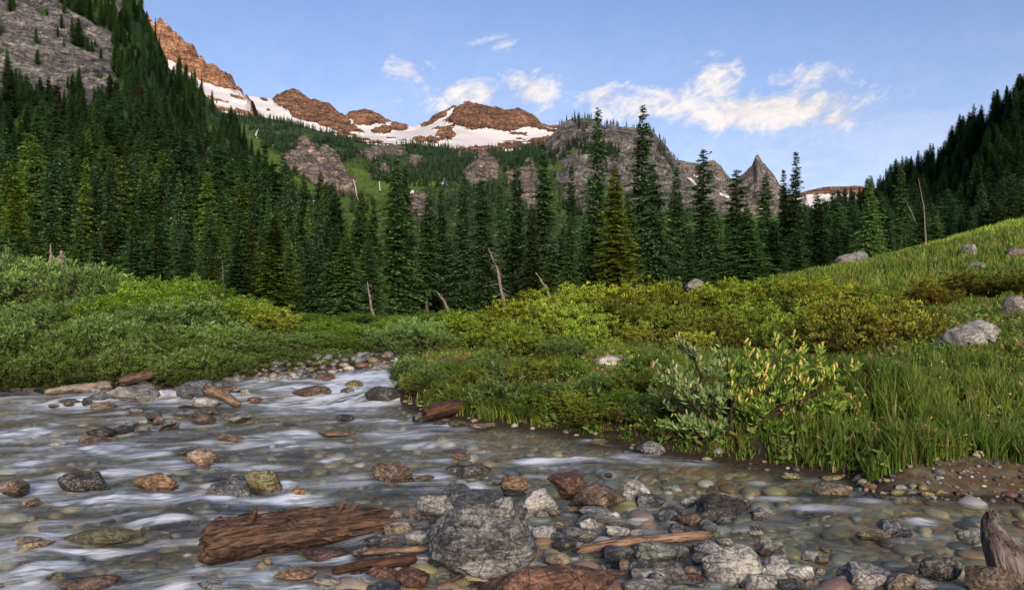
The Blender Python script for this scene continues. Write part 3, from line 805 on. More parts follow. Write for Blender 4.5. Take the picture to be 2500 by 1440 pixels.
# left valley side with its big slab
ROCK_G = [[(-400, -500), (120, -140), (150, 10), (170, 40), (230, 70), (290, 100), (270, 140), (285, 170), (300, 225), (320, 250), (270, 245), (250, 262), (150, 260), (60, 250), (0, 262), (-400, 330)],
          [(352, 186), (380, 205), (420, 262), (424, 282), (396, 262), (362, 226)], [(412, 205), (436, 222), (470, 290), (448, 280), (424, 250)], [(500, 215), (530, 240), (545, 275), (520, 262), (506, 240)], [(270, 10), (300, 0), (310, 40), (290, 60)], [(300, 60), (320, 58), (318, 96), (306, 92)]]
SKY_G = [(-400, -420), (0, -210), (200, -90), (300, -30), (345, 10), (362, 56), (378, 100), (398, 150), (430, 186), (480, 214), (520, 250), (552, 296), (600, 345), (650, 420), (720, 530), (800, 640), (900, 742)]
H_LEFT = hill('left_valley_side', -400, 900, 360, [([(-400, 742), (900, 748)], 120), ([(-400, 500), (0, 500), (200, 510), (400, 545), (600, 610), (750, 690), (900, 746)], 260), ([(-400, 260), (0, 300), (150, 290), (300, 330), (420, 370), (520, 430), (620, 530), (740, 660), (900, 744)], 400), (SKY_G, 700)], [30, 40, 120],
     M_MT_GREY, 13, 34, {'veg': lambda x, y, t, v: np.clip((1 - polys(*ROCK_G)(x, y, t, v)) * .95 + .7 * sstep(fbm(v / 11, 3, seed=95), .26, .45), 0, 1), 'meadow': polys([(455, 240), (500, 290), (560, 350), (540, 370), (490, 320)]), 'snow': ZERO}, seed=61, ridge_amp=.1, mask_warp=14)

# right valley side, wooded to the top
SKY_F = [(1900, 575), (1980, 548), (2060, 512), (2120, 492), (2180, 462), (2240, 430), (2300, 392), (2380, 330), (2440, 284), (2500, 242), (2700, 110), (3000, -60)]
H_RIGHT = hill('right_valley_side', 1900, 3000, 200, [([(1900, 725), (3000, 700)], [(1900, 260), (2200, 170), (2500, 120), (3000, 120)]), ([(1900, 640), (2300, 600), (2500, 560), (3000, 420)], [(1900, 420), (2500, 230), (3000, 220)]), (SKY_F, [(1900, 800), (2200, 600), (2500, 430), (3000, 420)])], [20, 60],
     M_MT_GREY, 8, 40, {'veg': ONE, 'snow': ZERO}, seed=67)

# unseen ridge added behind the viewer to shade the valley: from the valley floor it hides the lower half of the after-glow, the peaks see all of it
sd_h = np.array([to_sun.x, to_sun.y]); sd_h /= np.linalg.norm(sd_h)
pp_h = np.array([-sd_h[1], sd_h[0]])
RD = 4200.0
RIDGE_EL = 13.5
ku = np.array([-6000, 6000.]); kh = np.array([1, 1.]) * RD * math.tan(math.radians(RIDGE_EL))
us = np.linspace(-6000, 6000, 240); H = np.interp(us, ku, kh)
H = np.where((us < ku[0]) | (us > ku[-1]), H + 60 * np.sin(us / 400), H) + 6 * vnoise(xyz(us / 90, 0.0), 7)
prof = np.array([(-2600, 0.0), (-1700, .30), (-900, .62), (-350, .86), (0, 1.0), (400, .82), (1200, .5), (2400, 0.0)])
RV = []
for (o_, f_) in prof:
    c = (RD + o_)
    z = H * f_ + (40 * vnoise(xyz(us / 300, o_ / 300), 9) if f_ < 1 else 0)
    RV.append(np.stack([sd_h[0] * c + pp_h[0] * us, sd_h[1] * c + pp_h[1] * us, z], 1))
RV = np.array(RV)
me = mesh_data('shading_ridge', RV.reshape(-1, 3), quads=grid_quads(len(prof), len(us)), mats=[M_MT_GREY], fattr={'veg': np.ones(RV.shape[0] * RV.shape[1]) * .6, 'snow': np.zeros(RV.shape[0] * RV.shape[1]), 'meadow': np.zeros(RV.shape[0] * RV.shape[1])})
tag(link('added_ridge_behind', me), kind='structure')
# ------------------------------------------------------------------ conifers
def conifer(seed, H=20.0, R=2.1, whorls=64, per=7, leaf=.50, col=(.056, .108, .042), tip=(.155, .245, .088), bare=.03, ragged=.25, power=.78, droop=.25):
    r = np.random.default_rng(seed)
    crown, trunk = Geo(), Geo()
    t = np.linspace(0, 1, whorls) ** .92
    lean = r.normal(0, .12, 2)
    gaps = vnoise(xyz(t * 9, seed * 3.7), 3)
    C0, A, B, Ls, Ws, Cs = [], [], [], [], [], []
    for i in range(whorls):
        z = H * (bare + (0.985 - bare) * t[i])
        pr = (1 - t[i]) ** power * (.8 + .2 * min(1, t[i] / .12)) + .035
        k = per + r.integers(-1, 2) - (2 if t[i] > .85 else 0)
        az0 = r.uniform(0, 6.28)
        for b in range(max(3, k)):
            zb = z + r.normal(0, .27); L = R * pr * np.clip(1 + ragged * r.normal() + .28 * gaps[i], .3, 1.6)
            if r.random() < ragged * .18: L *= .4
            az = az0 + b * 6.283 / max(3, k) + r.normal(0, .22)
            L *= 1 + .38 * vnoise(np.array([[math.cos(az) * 1.3 + seed, math.sin(az) * 1.3, z * .22]]), seed)[0]
            sl = .45 * t[i] - .12 + r.normal(0, .08)
            m = max(3, int(L / (leaf * .40)))
            s = (np.arange(m) + .6) / m * L
            dr = np.array([math.cos(az), math.sin(az), 0.0]); pe = np.array([-dr[1], dr[0], 0.0])
            zz = zb + s * sl - droop * s * s / (L + .3) + .10 * np.maximum(0, s - .75 * L)
            pts = dr[None] * s[:, None]; pts[:, 2] = zz
            pts[:, :2] += lean * (z / H) ** 2 * 1.0
            f = s / L
            for sg in (-1, 1, 0):
                n = m
                ang = np.radians(r.uniform(35, 68, n)) * sg
                d = dr[None] * np.cos(ang)[:, None] + pe[None] * np.sin(ang)[:, None]
                d[:, 2] += r.normal(-.22 if sg else .10, .16, n)
                sd_ = np.cross(d, np.array([0, 0, 1.0])) + r.normal(0, .35, (n, 3))
                C0.append(pts + r.normal(0, .05, (n, 3))); A.append(d); B.append(sd_)
                ln = leaf * (.55 + .75 * (1 - f)) * r.uniform(.75, 1.25, n) * min(1.0, .45 + L / 1.2)
                Ls.append(ln); Ws.append(ln * r.uniform(.42, .6, n))
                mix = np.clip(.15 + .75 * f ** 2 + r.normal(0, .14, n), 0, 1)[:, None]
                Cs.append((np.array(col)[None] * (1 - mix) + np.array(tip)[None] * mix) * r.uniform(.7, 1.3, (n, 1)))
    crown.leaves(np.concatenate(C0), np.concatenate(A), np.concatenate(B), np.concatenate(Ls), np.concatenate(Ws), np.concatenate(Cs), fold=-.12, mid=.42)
    tz = np.linspace(-.6, H * 1.0, 9)
    tp = np.stack([lean[0] * (tz / H) ** 2, lean[1] * (tz / H) ** 2, tz], 1)
    trunk.tube(tp, (H * .0125) * (1 - tz / H * .96).clip(.02, 1.1), 7, (.085, .07, .058))
    return crown, trunk

CON = []
SPECS = [dict(seed=1, R=2.3, ragged=.32), dict(seed=2, R=1.8, whorls=60, ragged=.38, power=.85), dict(seed=3, R=2.7, power=.62, ragged=.42, droop=.4), dict(seed=4, R=1.4, power=.95, ragged=.3, whorls=50),
         dict(seed=5, R=2.1, bare=.16, ragged=.5, power=.6), dict(seed=6, R=3.0, power=.85, ragged=.34), dict(seed=7, R=1.7, bare=.06, ragged=.6, whorls=40, power=.55), dict(seed=8, R=2.2, col=(.045, .08, .028), tip=(.12, .17, .05))]
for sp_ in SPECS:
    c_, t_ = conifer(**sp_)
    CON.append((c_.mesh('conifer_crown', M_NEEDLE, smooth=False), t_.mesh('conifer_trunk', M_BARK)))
# thin, half-dead spire
DEADC, DEADT = conifer(31, R=1.9, whorls=50, per=5, ragged=.5, col=(.075, .055, .04), tip=(.13, .095, .07))
DEAD = (DEADC.mesh('dead_conifer_crown', M_NEEDLE, smooth=False), DEADT.mesh('dead_conifer_trunk', M_BARK))

rng = np.random.default_rng(2024)
ORD = ['first', 'second', 'third', 'fourth', 'fifth', 'sixth', 'seventh', 'eighth', 'ninth', 'tenth', 'eleventh', 'twelfth', 'thirteenth', 'fourteenth', 'fifteenth', 'sixteenth', 'seventeenth', 'eighteenth', 'nineteenth', 'twentieth', 'twenty-first', 'twenty-second', 'twenty-third', 'twenty-fourth']
def put_conifer(loc, height, width=1.0, proto=0, tint=(1, 1, 1), label=None, group=None, name='conifer', tilt=(0, 0), pair=None):
    cm, tm = pair or CON[proto % len(CON)]
    s = height / 20.0; width = width * 1.38
    e = link(name, None, loc=loc, rot=(rng.normal(0, .022), rng.normal(0, .022), rng.uniform(0, 6.28)), scale=(s * width, s * width, s))
    tag(e, label, 'tree', group)
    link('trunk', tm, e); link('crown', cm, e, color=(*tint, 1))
    return e

def top_height(px, top, d, gzv): return CH + (HY - top) / F * d - gzv

# the named row across the middle of the valley: column, top row, distance, prototype, width, tint, description
ROW = [
 (965, 385, 105, 0, 1.05, (1, 1.05, .95), 'tall full fir with its bare grey trunk foot showing, left of the middle row'),
 (1000, 408, 118, 1, .9, (.8, .85, .85), 'dark slim fir close behind the fir with the bare trunk foot'),
 (1042, 470, 112, 4, .85, (.95, 1, .9), 'shorter fir just right of the fir with the bare trunk foot'),
 (1082, 462, 120, 3, 1.0, (.85, .9, .9), 'narrow dark fir between two taller neighbours over the stream bend'),
 (1122, 428, 110, 1, .95, (.9, .95, .9), 'slim fir with even tiers standing above the pale willow at the stream bend'),
 (1186, 440, 108, 2, .85, (1, 1.08, 1.1), 'bluish fir directly behind the grey broken snag'),
 (1230, 450, 124, 3, .95, (.8, .9, .85), 'dark fir half hidden right of the broken snag'),
 (1257, 372, 122, 1, .9, (.8, .88, .85), 'tall slim fir below the main snowy summit'),
 (1320, 348, 112, 0, .85, (.85, .95, .9), 'tall dark fir left of the granite dome'),
 (1300, 500, 98, 7, .8, (1.1, 1.1, .9), 'short light green fir in front of the row below the dome'),
 (1388, 520, 92, 5, .62, (1.3, 1.35, 1.15), 'bright young cone-shaped fir in front of the dark row'),
 (1395, 400, 120, 3, .95, (.9, .95, .9), 'narrow fir before the left flank of the granite dome'),
 (1446, 266, 110, 1, .95, (.85, .93, .9), 'very tall fir rising past the crest of the granite dome, left of its twin'),
 (1502, 405, 96, 7, 1.05, (1.7, 1.35, .7), 'yellowish olive fir between the two tallest firs'),
 (1560, 260, 112, 1, 1.0, (.82, .9, .88), 'tallest fir with a needle-thin top, right of its equally tall twin'),
 (1540, 470, 100, 2, .8, (.95, 1.05, 1.0), 'broad fir at the foot of the tallest fir'),
 (1612, 400, 98, 2, .9, (.95, 1.05, 1.05), 'full fir just right of the tallest fir'),
 (1652, 418, 104, 0, .9, (.9, .98, .95), 'dense fir before the right shoulder of the granite dome'),
 (1690, 560, 84, 5, .7, (1.05, 1.1, .95), 'low cone-shaped fir at the right end of the dense row'),
 (1712, 364, 112, 6, 1.25, (.8, .9, .85), 'tall ragged fir with a knobbly top against the far peaks'),
 (1796, 414, 100, 6, 1.35, (.95, 1.05, .9), 'open-branched fir left of the pinnacle peak'),
 (1868, 424, 112, 4, .85, (.8, .88, .85), 'slim dark fir standing in front of the pinnacle peak'),
 (1910, 412, 118, 3, .95, (.78, .86, .84), 'narrow fir right beside the pinnacle, left of a taller spire'),
 (1940, 370, 116, 3, 1.1, (.8, .9, .86), 'tall isolated spire against the sky right of the pinnacle'),
 (1996, 470, 120, 4, .9, (.78, .86, .85), 'fir in front of the far snow ridge'),
 (2040, 520, 128, 1, .9, (.75, .82, .85), 'small dark fir below the far snow ridge'),
 (2126, 430, 104, 5, .72, (1.25, 1.25, 1.0), 'lighter green cone-shaped fir beyond the pale boulder on the meadow'),
 (2168, 500, 118, 3, 1.0, (.85, .92, .85), 'thin fir beside the light green cone-shaped fir'),
 (2200, 398, 108, 6, .75, (1.15, 1.2, 1.0), 'thin leaning fir with a crooked tuft at its top'),
 (2246, 470, 112, 4, .8, (1.1, 1.15, .95), 'half-bare fir between the two pale leaning snags on the right'),
 (1745, 520, 90, 2, .8, (.95, 1.0, .95), 'low spreading fir behind the yellow-green shrubs'),
 (1830, 500, 88, 5, 1.1, (.85, .95, .8), 'broad bushy fir right of the middle, heavy to the ground'),
 (1890, 540, 90, 2, 1.05, (.85, .95, .85), 'broad dark fir next to the broad bushy one'),
 (1945, 545, 96, 5, .9, (.85, .92, .88), 'full fir under the tall isolated spire'),
 (745, 440, 118, 1, 1.0, (.8, .88, .85), 'dark fir standing before the rusty cliff on the left'),
 (812, 448, 122, 3, 1.1, (.85, .92, .88), 'slim fir before the lower end of the rusty cliff'),
 (690, 482, 112, 0, .85, (.9, .95, .9), 'full fir left of the rusty cliff foot'),
 (872, 520, 110, 4, .9, (.85, .92, .85), 'fir beneath the thin waterfall'),
 (905, 482, 120, 1, .9, (.8, .9, .88), 'dark fir between the waterfall and the fir with the bare trunk foot'),
 (640, 555, 92, 2, .8, (.95, 1.05, 1.05), 'blue-green fir behind the right end of the willow thicket'),
 (745, 560, 90, 3, 1.0, (1.0, 1.05, .95), 'slender young fir over the low end of the willow thicket'),
 (905, 610, 86, 5, .6, (1.05, 1.1, .95), 'small young fir left of the bare trunk foot'),
]
for (px, top, d, pr, w, tint, lab) in ROW:
    x = (px - CX) / F * d; g = gz1(x, d)
    hgt = top_height(px, top, d, g)
    put_conifer((x, d, g), hgt, w * (20 / hgt) ** .35, pr, tint, lab, 'named firs along the valley floor')

# forest on the left: the nearest trees as individuals, those behind as one wood
def pick_hill(H, n, tmin, tmax, pxmin, pxmax, r, cond=None):
    out = []
    rr, cc = H['V'].shape[:2]
    tr = H['T'][:, 0]
    rows_ok = np.nonzero((tr >= tmin) & (tr <= tmax))[0]; cols_ok = np.nonzero((H['PX'][0] >= pxmin) & (H['PX'][0] <= pxmax))[0]
    while len(out) < n:
        i, j = r.choice(rows_ok), r.choice(cols_ok)
        if r.random() > H['veg'][i, j]: continue
        if cond is not None and not cond(H['PX'][i, j], H['PY'][i, j], r): continue
        p = H['V'][i, j].copy(); p[0] += r.normal(0, 1.5); p[1] += r.normal(0, 2)
        out.append((p, H['PX'][i, j], H['PY'][i, j]))
    return out
r = np.random.default_rng(7)
TINTS = [(.95, 1.05, .95), (1.15, 1.2, 1.0), (.85, .95, .92), (1.3, 1.3, .95), (1.0, 1.1, 1.15), (1.55, 1.35, .8), (.8, .9, .85)]
def rtint(r): return tuple(np.array(TINTS[r.integers(len(TINTS))]) * r.uniform(.85, 1.2))
# young firs at the wood's edge
LAB = {'young': [], 'mature': [], 'slope': [], 'right': []}
for i in range(62):
    px = -20 + i * 15.5 + r.normal(0, 9)
    d = r.uniform(66, 92)
    edge = np.interp(px, [0, 300, 600, 900], [590, 585, 600, 640])
    top = edge + r.normal(-30, 38)
    x = (px - CX) / F * d; g = gz1(x, d)
    hgt = max(4.5, top_height(px, top, d, g)); tn = tuple(np.array(rtint(r)) * 1.12)
    LAB['young'].append((px, hgt, tn))
    LAB['young'][-1] += (put_conifer((x, d, g), hgt, r.uniform(.75, 1.15) * (20 / hgt) ** .45, r.integers(0, 8), tn, 'young fir at the edge of the wood behind the willow thicket', 'young firs at the edge of the left wood'),)
for i in range(60):
    px = -40 + i * 16 + r.normal(0, 10); d = r.uniform(96, 135)
    x = (px - CX) / F * d; g = gz1(x, d)
    top = np.interp(px, [0, 200, 500, 700, 900], [400, 420, 450, 470, 500]) + r.normal(0, 45)
    hgt = np.clip(top_height(px, top, d, g), 9, 27)
    tn = rtint(r); LAB['mature'].append((px, hgt, tn, put_conifer((x, d, g), hgt, r.uniform(.8, 1.1), r.integers(0, 8), tn, 'mature fir in the front of the left wood', 'mature firs of the left wood front')))
for (p, px, py) in pick_hill(H_LEFT, 60, .15, 1.1, -60, 720, r):
    tn = rtint(r); hh = r.uniform(17, 27); LAB['slope'].append((px, hh, tn, put_conifer(p, hh, r.uniform(.8, 1.1), r.integers(0, 8), tn, 'tall fir on the lower left slope below the grey slab', 'firs on the lower left slope')))
for k, (px, py, d, hh, lab) in enumerate([(460, 400, 190, 21, 'reddish dead fir with bare upper trunk on the left slope'), (345, 200, 230, 27, 'tall brown dying fir in front of the big grey slab'), (505, 330, 210, 22, 'thin brown dead fir left of the valley headwall'),
                                     (20, 150, 235, 30, 'brown dying fir at the left edge before the slab'), (560, 400, 190, 20, 'grey-brown dead fir below the green gully'), (590, 420, 175, 17, 'small reddish dead fir right of the green gully'), (130, 190, 240, 27, 'dark fir with a dead top under the slab')]):
    cidx = int(np.argmin(np.abs(H_LEFT['PX'][0] - px))); colv = H_LEFT['V'][:, cidx]
    tops = HY - (colv[:, 2] + hh - CH) / colv[:, 1] * F
    put_conifer(colv[int(np.argmin(np.abs(tops - py)))], hh, 1.1, 0, (.8, .78, .75), lab, 'dead firs on the left slope', 'dead_conifer', pair=DEAD)
for (p, px, py) in pick_hill(H_RIGHT, 55, .05, 1.0, 1950, 2560, r):
    tn = rtint(r); hh = r.uniform(12, 20); LAB['right'].append((px, hh, tn, put_conifer(p, hh, r.uniform(.85, 1.15), r.integers(0, 8), tn, 'fir on the shaded lower right slope above the meadow', 'firs on the lower right slope')))

def name_each():
    zones = {'young': ('at wood edge', [(140, 'left of the grey stump spire'), (330, 'behind the grey-green willows'), (470, 'behind the bright willow crown'), (600, 'left of the slim grey snag'), (760, 'over the thicket end'), (2500, 'left of the bare fir trunk')]),
             'mature': ('in left wood', [(100, 'at the left frame edge'), (230, 'above the stump spire'), (380, 'above the grey-green willows'), (520, 'above the bright willow crown'), (640, 'above the slim grey snag'), (780, 'below the rusty cliff'), (2500, 'below the thin waterfall')]),
             'slope': ('on left slope', [(60, 'at the left frame edge'), (180, 'under the slab left'), (300, 'under the slab middle'), (420, 'under the slab right end'), (540, 'below the green gully'), (2500, 'left of the rusty cliff')]),
             'right': ('on right slope', [(2080, 'below the far snow ridge'), (2180, 'behind the light green fir'), (2260, 'around the two bare poles'), (2360, 'right of the bare poles'), (2460, 'above the meadow crest'), (5000, 'at the right frame edge')])}
    for key, (where, zs) in zones.items():
        counts = {}
        for px, hh, tn, o in sorted(LAB[key], key=lambda q: q[0]):
            zn = next(z for lim, z in zs if px < lim)
            tone = 'yellowish' if tn[0] > 1.25 * tn[2] else 'bluish' if tn[2] > tn[0] * 1.05 else 'light' if tn[1] > 1.15 else 'dark'
            size = {'young': 'small young' if hh < 7 else 'young', 'mature': 'tall' if hh > 17 else 'medium', 'slope': 'tall' if hh > 22 else 'medium', 'right': 'tall' if hh > 16 else 'small'}[key]
            k = (zn, tone, size); counts[k] = counts.get(k, 0) + 1
            o['label'] = '%s %s fir %s %s, %s from left' % (tone, size, where, zn, ORD[min(counts[k] - 1, 17)])
name_each()

def wood(name, label, pts, heights, picks, tintcol=(1, 1, 1, 1)):
    n = len(pts)
    me = bpy.data.meshes.new(name)
    me.vertices.add(n); me.vertices.foreach_set('co', np.asarray(pts, np.float32).ravel())
    for nm, val in (('pick', picks), ('rz', np.random.default_rng(n).uniform(0, 6.28, n)), ('sc', np.asarray(heights) / 20.0), ('wd', np.random.default_rng(n + 1).uniform(1.2, 1.9, n))):
        a = me.attributes.new(nm, 'FLOAT', 'POINT'); a.data.foreach_set('value', np.asarray(val, np.float32))
    o = link(name, me, color=tintcol); tag(o, label, 'forest', kind='stuff')
    ng = bpy.data.node_groups.new(name + '_scatter', 'GeometryNodeTree')
    ng.interface.new_socket('Geometry', in_out='INPUT', socket_type='NodeSocketGeometry')
    ng.interface.new_socket('Geometry', in_out='OUTPUT', socket_type='NodeSocketGeometry')
    gi = ng.nodes.new('NodeGroupInput'); go = ng.nodes.new('NodeGroupOutput'); jn = ng.nodes.new('GeometryNodeJoinGeometry')
    def at(nm):
        a = ng.nodes.new('GeometryNodeInputNamedAttribute'); a.data_type = 'FLOAT'; a.inputs['Name'].default_value = nm
        return a.outputs[0]
    cx = ng.nodes.new('ShaderNodeCombineXYZ'); ng.links.new(at('rz'), cx.inputs[2])
    er = ng.nodes.new('FunctionNodeEulerToRotation'); ng.links.new(cx.outputs[0], er.inputs[0])
    mw = ng.nodes.new('ShaderNodeMath'); mw.operation = 'MULTIPLY'; ng.links.new(at('sc'), mw.inputs[0]); ng.links.new(at('wd'), mw.inputs[1])
    sv = ng.nodes.new('ShaderNodeCombineXYZ'); ng.links.new(mw.outputs[0], sv.inputs[0]); ng.links.new(mw.outputs[0], sv.inputs[1]); ng.links.new(at('sc'), sv.inputs[2]); scv = sv.outputs[0]
    src = [ob for ob in bpy.data.objects if ob.type == 'MESH' and ob.name.startswith('crown')]
    seen = {}
    for ob in src: seen.setdefault(ob.data.name, ob)
    protos = [seen[CON[k][0].name] for k in range(8) if CON[k][0].name in seen]
    for k, ob in enumerate(protos):
        oi = ng.nodes.new('GeometryNodeObjectInfo'); oi.transform_space = 'ORIGINAL'; oi.inputs[0].default_value = ob
        cmp_ = ng.nodes.new('FunctionNodeCompare'); cmp_.data_type = 'FLOAT'; cmp_.operation = 'EQUAL'
        ng.links.new(at('pick'), cmp_.inputs[0]); cmp_.inputs[1].default_value = float(k); cmp_.inputs['Epsilon'].default_value = .1
        ip = ng.nodes.new('GeometryNodeInstanceOnPoints')
        ng.links.new(gi.outputs[0], ip.inputs['Points']); ng.links.new(cmp_.outputs[0], ip.inputs['Selection']); ng.links.new(oi.outputs['Geometry'], ip.inputs['Instance'])
        ng.links.new(er.outputs[0], ip.inputs['Rotation']); ng.links.new(scv, ip.inputs['Scale'])
        ng.links.new(ip.outputs[0], jn.inputs[0])
    ng.links.new(jn.outputs[0], go.inputs[0])
    md = o.modifiers.new('scatter', 'NODES'); md.node_group = ng
    return o
def in_wood(px, py, r):
    # thin out over the open green gully below the red ridge
    if 430 < px < 560 and 220 < py < 360: return r.random() < .35
    return True
pts = [p for p, _, _ in pick_hill(H_LEFT, 230, .1, 1.2, -120, 820, r)] + [p for p, _, _ in pick_hill(H_LEFT, 250, 1.0, 2.0, -120, 700, r)] + [p for p, a, b in pick_hill(H_LEFT, 330, 2.0, 3.0, -60, 680, r, in_wood)]
hts = list(r.uniform(9, 27, 230)) + list(r.uniform(9, 26, 250)) + list(r.uniform(7, 21, 330))
for i in range(230):   # flat floor behind the named row
    px = r.uniform(560, 2200); d = r.uniform(125, 210); x = (px - CX) / F * d
    pts.append(np.array((x, d, gz1(x, d)))); hts.append(r.uniform(9, 15))
for (p, a, b) in pick_hill(dict(H_LEFT, veg=np.ones_like(H_LEFT['veg'])), 34, 2.0, 2.95, -40, 330, r):
    pts.append(p); hts.append(r.uniform(5, 11))
for (p, a, b) in pick_hill(H_LEFT, 190, 2.15, 3.0, 130, 500, r):
    pts.append(p); hts.append(r.uniform(8, 20))
wood('left_forest', 'dark fir forest climbing the left valley side', pts, hts, r.integers(0, 8, len(pts)), (.85, .95, .9, 1))
pts = [p for p, _, _ in pick_hill(H_RIGHT, 620, .05, 2.0, 1920, 2750, r)]
# a fringe right along the skyline
pts += [p for p, _, _ in pick_hill(H_RIGHT, 160, 1.85, 2.0, 1920, 2700, r)]
wood('right_forest', 'dark fir forest covering the right valley side', pts, r.uniform(11, 21, len(pts)), r.integers(0, 8, len(pts)), (.7, .8, .8, 1))

# tiny trees far up on the headwall and the dome
def far_wood(name, label, spots, col):
    G = Geo(); rr = np.random.default_rng(len(spots))
    base = np.array(spots)[:, :3]; hh = np.array(spots)[:, 3]
    tiers = 7
    for ti in range(tiers):
        f = ti / tiers
        for b in range(5):
            az = rr.uniform(0, 6.28, len(base))
            d = np.stack([np.cos(az), np.sin(az), np.full(len(az), -.35)], 1)
            c0 = base.copy(); c0[:, 2] += hh * (.16 + .8 * f)
            L = hh * .17 * (1 - f) ** .7 * rr.uniform(.7, 1.3, len(az)) + .3
            cc = np.array(col)[None] * rr.uniform(.55, 1.5, (len(az), 1))
            G.leaves(c0, d, np.stack([-np.sin(az), np.cos(az), 0 * az], 1), L, L * .8 + hh * .03, cc, fold=-.2, mid=.6)
    az = rr.uniform(0, 6.28, len(base))
    for q in range(2):
        c0 = base.copy(); c0[:, 2] -= .5
        G.leaves(c0, np.tile([0, 0, 1.0], (len(base), 1)), np.stack([np.cos(az + q * 1.57), np.sin(az + q * 1.57), 0 * az], 1), hh * 1.02, hh * .10, np.array(col)[None] * np.ones((len(base), 1)), fold=0, mid=.35)
    return tag(link(name, G.mesh(name, M_NEEDLE, smooth=False)), label, 'forest', kind='stuff')
def dark_bands(px, py, r):
    n = vnoise(np.array([[px / 55, py / 30, 3.3]]), 12)[0]
    return n > -.05 and py < 560
sp2 = [(*p, r.uniform(6, 17)) for p, _, _ in pick_hill(H_HEAD, 2600, 1.2, 4.0, 540, 1400, r, dark_bands)]
sp2 += [(*p, r.uniform(12, 22)) for p, _, _ in pick_hill(H_HEAD, 260, 2.9, 3.9, 1000, 1360, r)]
sp2 += [(*p, r.uniform(10, 18)) for p, _, _ in pick_hill(H_HEAD, 150, 3.85, 4.0, 560, 1360, r)]
far_wood('headwall_forest', 'bands of small dark trees on the green headwall', sp2, (.026, .052, .024))
sp3 = [(*p, r.uniform(8, 17)) for p, _, _ in pick_hill(H_DOME, 420, 1.0, 2.0, 1330, 1720, r, lambda a, b, r: vnoise(np.array([[a / 40, b / 60, 9.1]]), 5)[0] > .1)]
sp3 += [(*p, r.uniform(7, 14)) for p, _, _ in pick_hill(H_DOME, 0, 1.9, 2.0, 1370, 1640, r)]
V_ = H_DOME['V'][-1]; pxr = H_DOME['PX'][-1]
for j in r.choice(np.nonzero((pxr > 1350) & (pxr < 1660))[0], 60): sp3.append((*V_[j], r.uniform(6, 13)))
far_wood('dome_forest', 'scattered small trees on the grey granite dome', sp3, (.028, .05, .026))

# dead standing and leaning wood
def snag(name, pts, r0, label, cat='dead tree', mat=None, stubs=6, seed=0, group='bleached dead wood'):
    G = Geo(); rr = np.random.default_rng(seed)
    pts = np.array(pts, float); n = 14
    t = np.linspace(0, 1, n); tt = np.linspace(0, 1, len(pts))
    path = np.stack([np.interp(t, tt, pts[:, k]) for k in range(3)], 1)
    path += rr.normal(0, r0 * .15, path.shape) * np.sin(t * 3.14)[:, None]
    G.tube(path, r0 * (1 - .82 * t) * rr.uniform(.85, 1.15, n), 8, (.30, .26, .23))
    root = link(name, G.mesh(name, M_GREYWOOD)); tag(root, label, cat, group)
    S = Geo()
    for i in range(stubs):
        k = rr.uniform(.25, .95); a = np.array([np.interp(k, t, path[:, c]) for c in range(3)])
        L = np.linalg.norm(path[-1] - path[0]) * rr.uniform(.06, .16)
        dr = unit(np.array([rr.normal(), rr.normal() * .6, rr.normal(-.2, .4)]))
        S.tube([a, a + dr * L * .5, a + dr * L + [0, 0, -.1 * L]], [r0 * .22, r0 * .15, r0 * .04], 5, (.30, .26, .23))
    if stubs: link('branch_stubs', S.mesh('branch_stubs', M_GREYWOOD), root)
    return root
def base_at(px, d):
    x = (px - CX) / F * d; return np.array((x, d, gz1(x, d) - .2))
snag('snag', [base_at(1238, 60), P(1215, 660, 60), P(1192, 606, 60)], .17, 'grey splintered snag leaning left beside the middle firs', stubs=14, seed=3)
snag('leaning_trunk', [base_at(1345, 50), P(1338, 708, 50), P(1307, 664, 50)], .16, 'short pale trunk leaning left above the yellow-green shrubs', stubs=0, seed=4)
snag('snag', [base_at(915, 62), P(905, 740, 62), P(897, 688, 62)], .16, 'thin bleached snag left of the bare fir trunk', stubs=8, seed=5)
snag('snag', [base_at(152, 52), P(152, 640, 52), P(150, 612, 52)], .45, 'short grey stump spire above the left thicket', stubs=6, seed=6)
snag('snag', [base_at(126, 56), P(126, 630, 56), P(123, 596, 56)], .2, 'thin grey dead stem left of the stump spire', stubs=3, seed=7)
snag('leaning_trunk', [base_at(2266, 112), P(2226, 520, 112), P(2194, 458, 112)], .13, 'long bare pole leaning left in the right wood', stubs=0, seed=8)
snag('leaning_trunk', [base_at(2262, 105), P(2256, 510, 105), P(2242, 434, 105)], .12, 'nearly upright bare pole in the right wood', stubs=0, seed=9)
snag('deadfall', [base_at(1105, 58) + [0, 0, .3], P(1085, 735, 58), P(1066, 712, 58)], .16, 'thin fallen trunk at the wood edge over the stream bend', 'fallen trunk', stubs=8, seed=10)
snag('deadfall', [base_at(940, 60) + [0, 0, .3], P(915, 772, 60), P(892, 790, 60)], .14, 'grey fallen stem at the foot of the firs by the stream', 'fallen trunk', stubs=6, seed=11)
snag('snag', [base_at(545, 70), P(545, 690, 70), P(543, 640, 70)], .14, 'slim grey snag behind the willow thicket', stubs=10, seed=12)

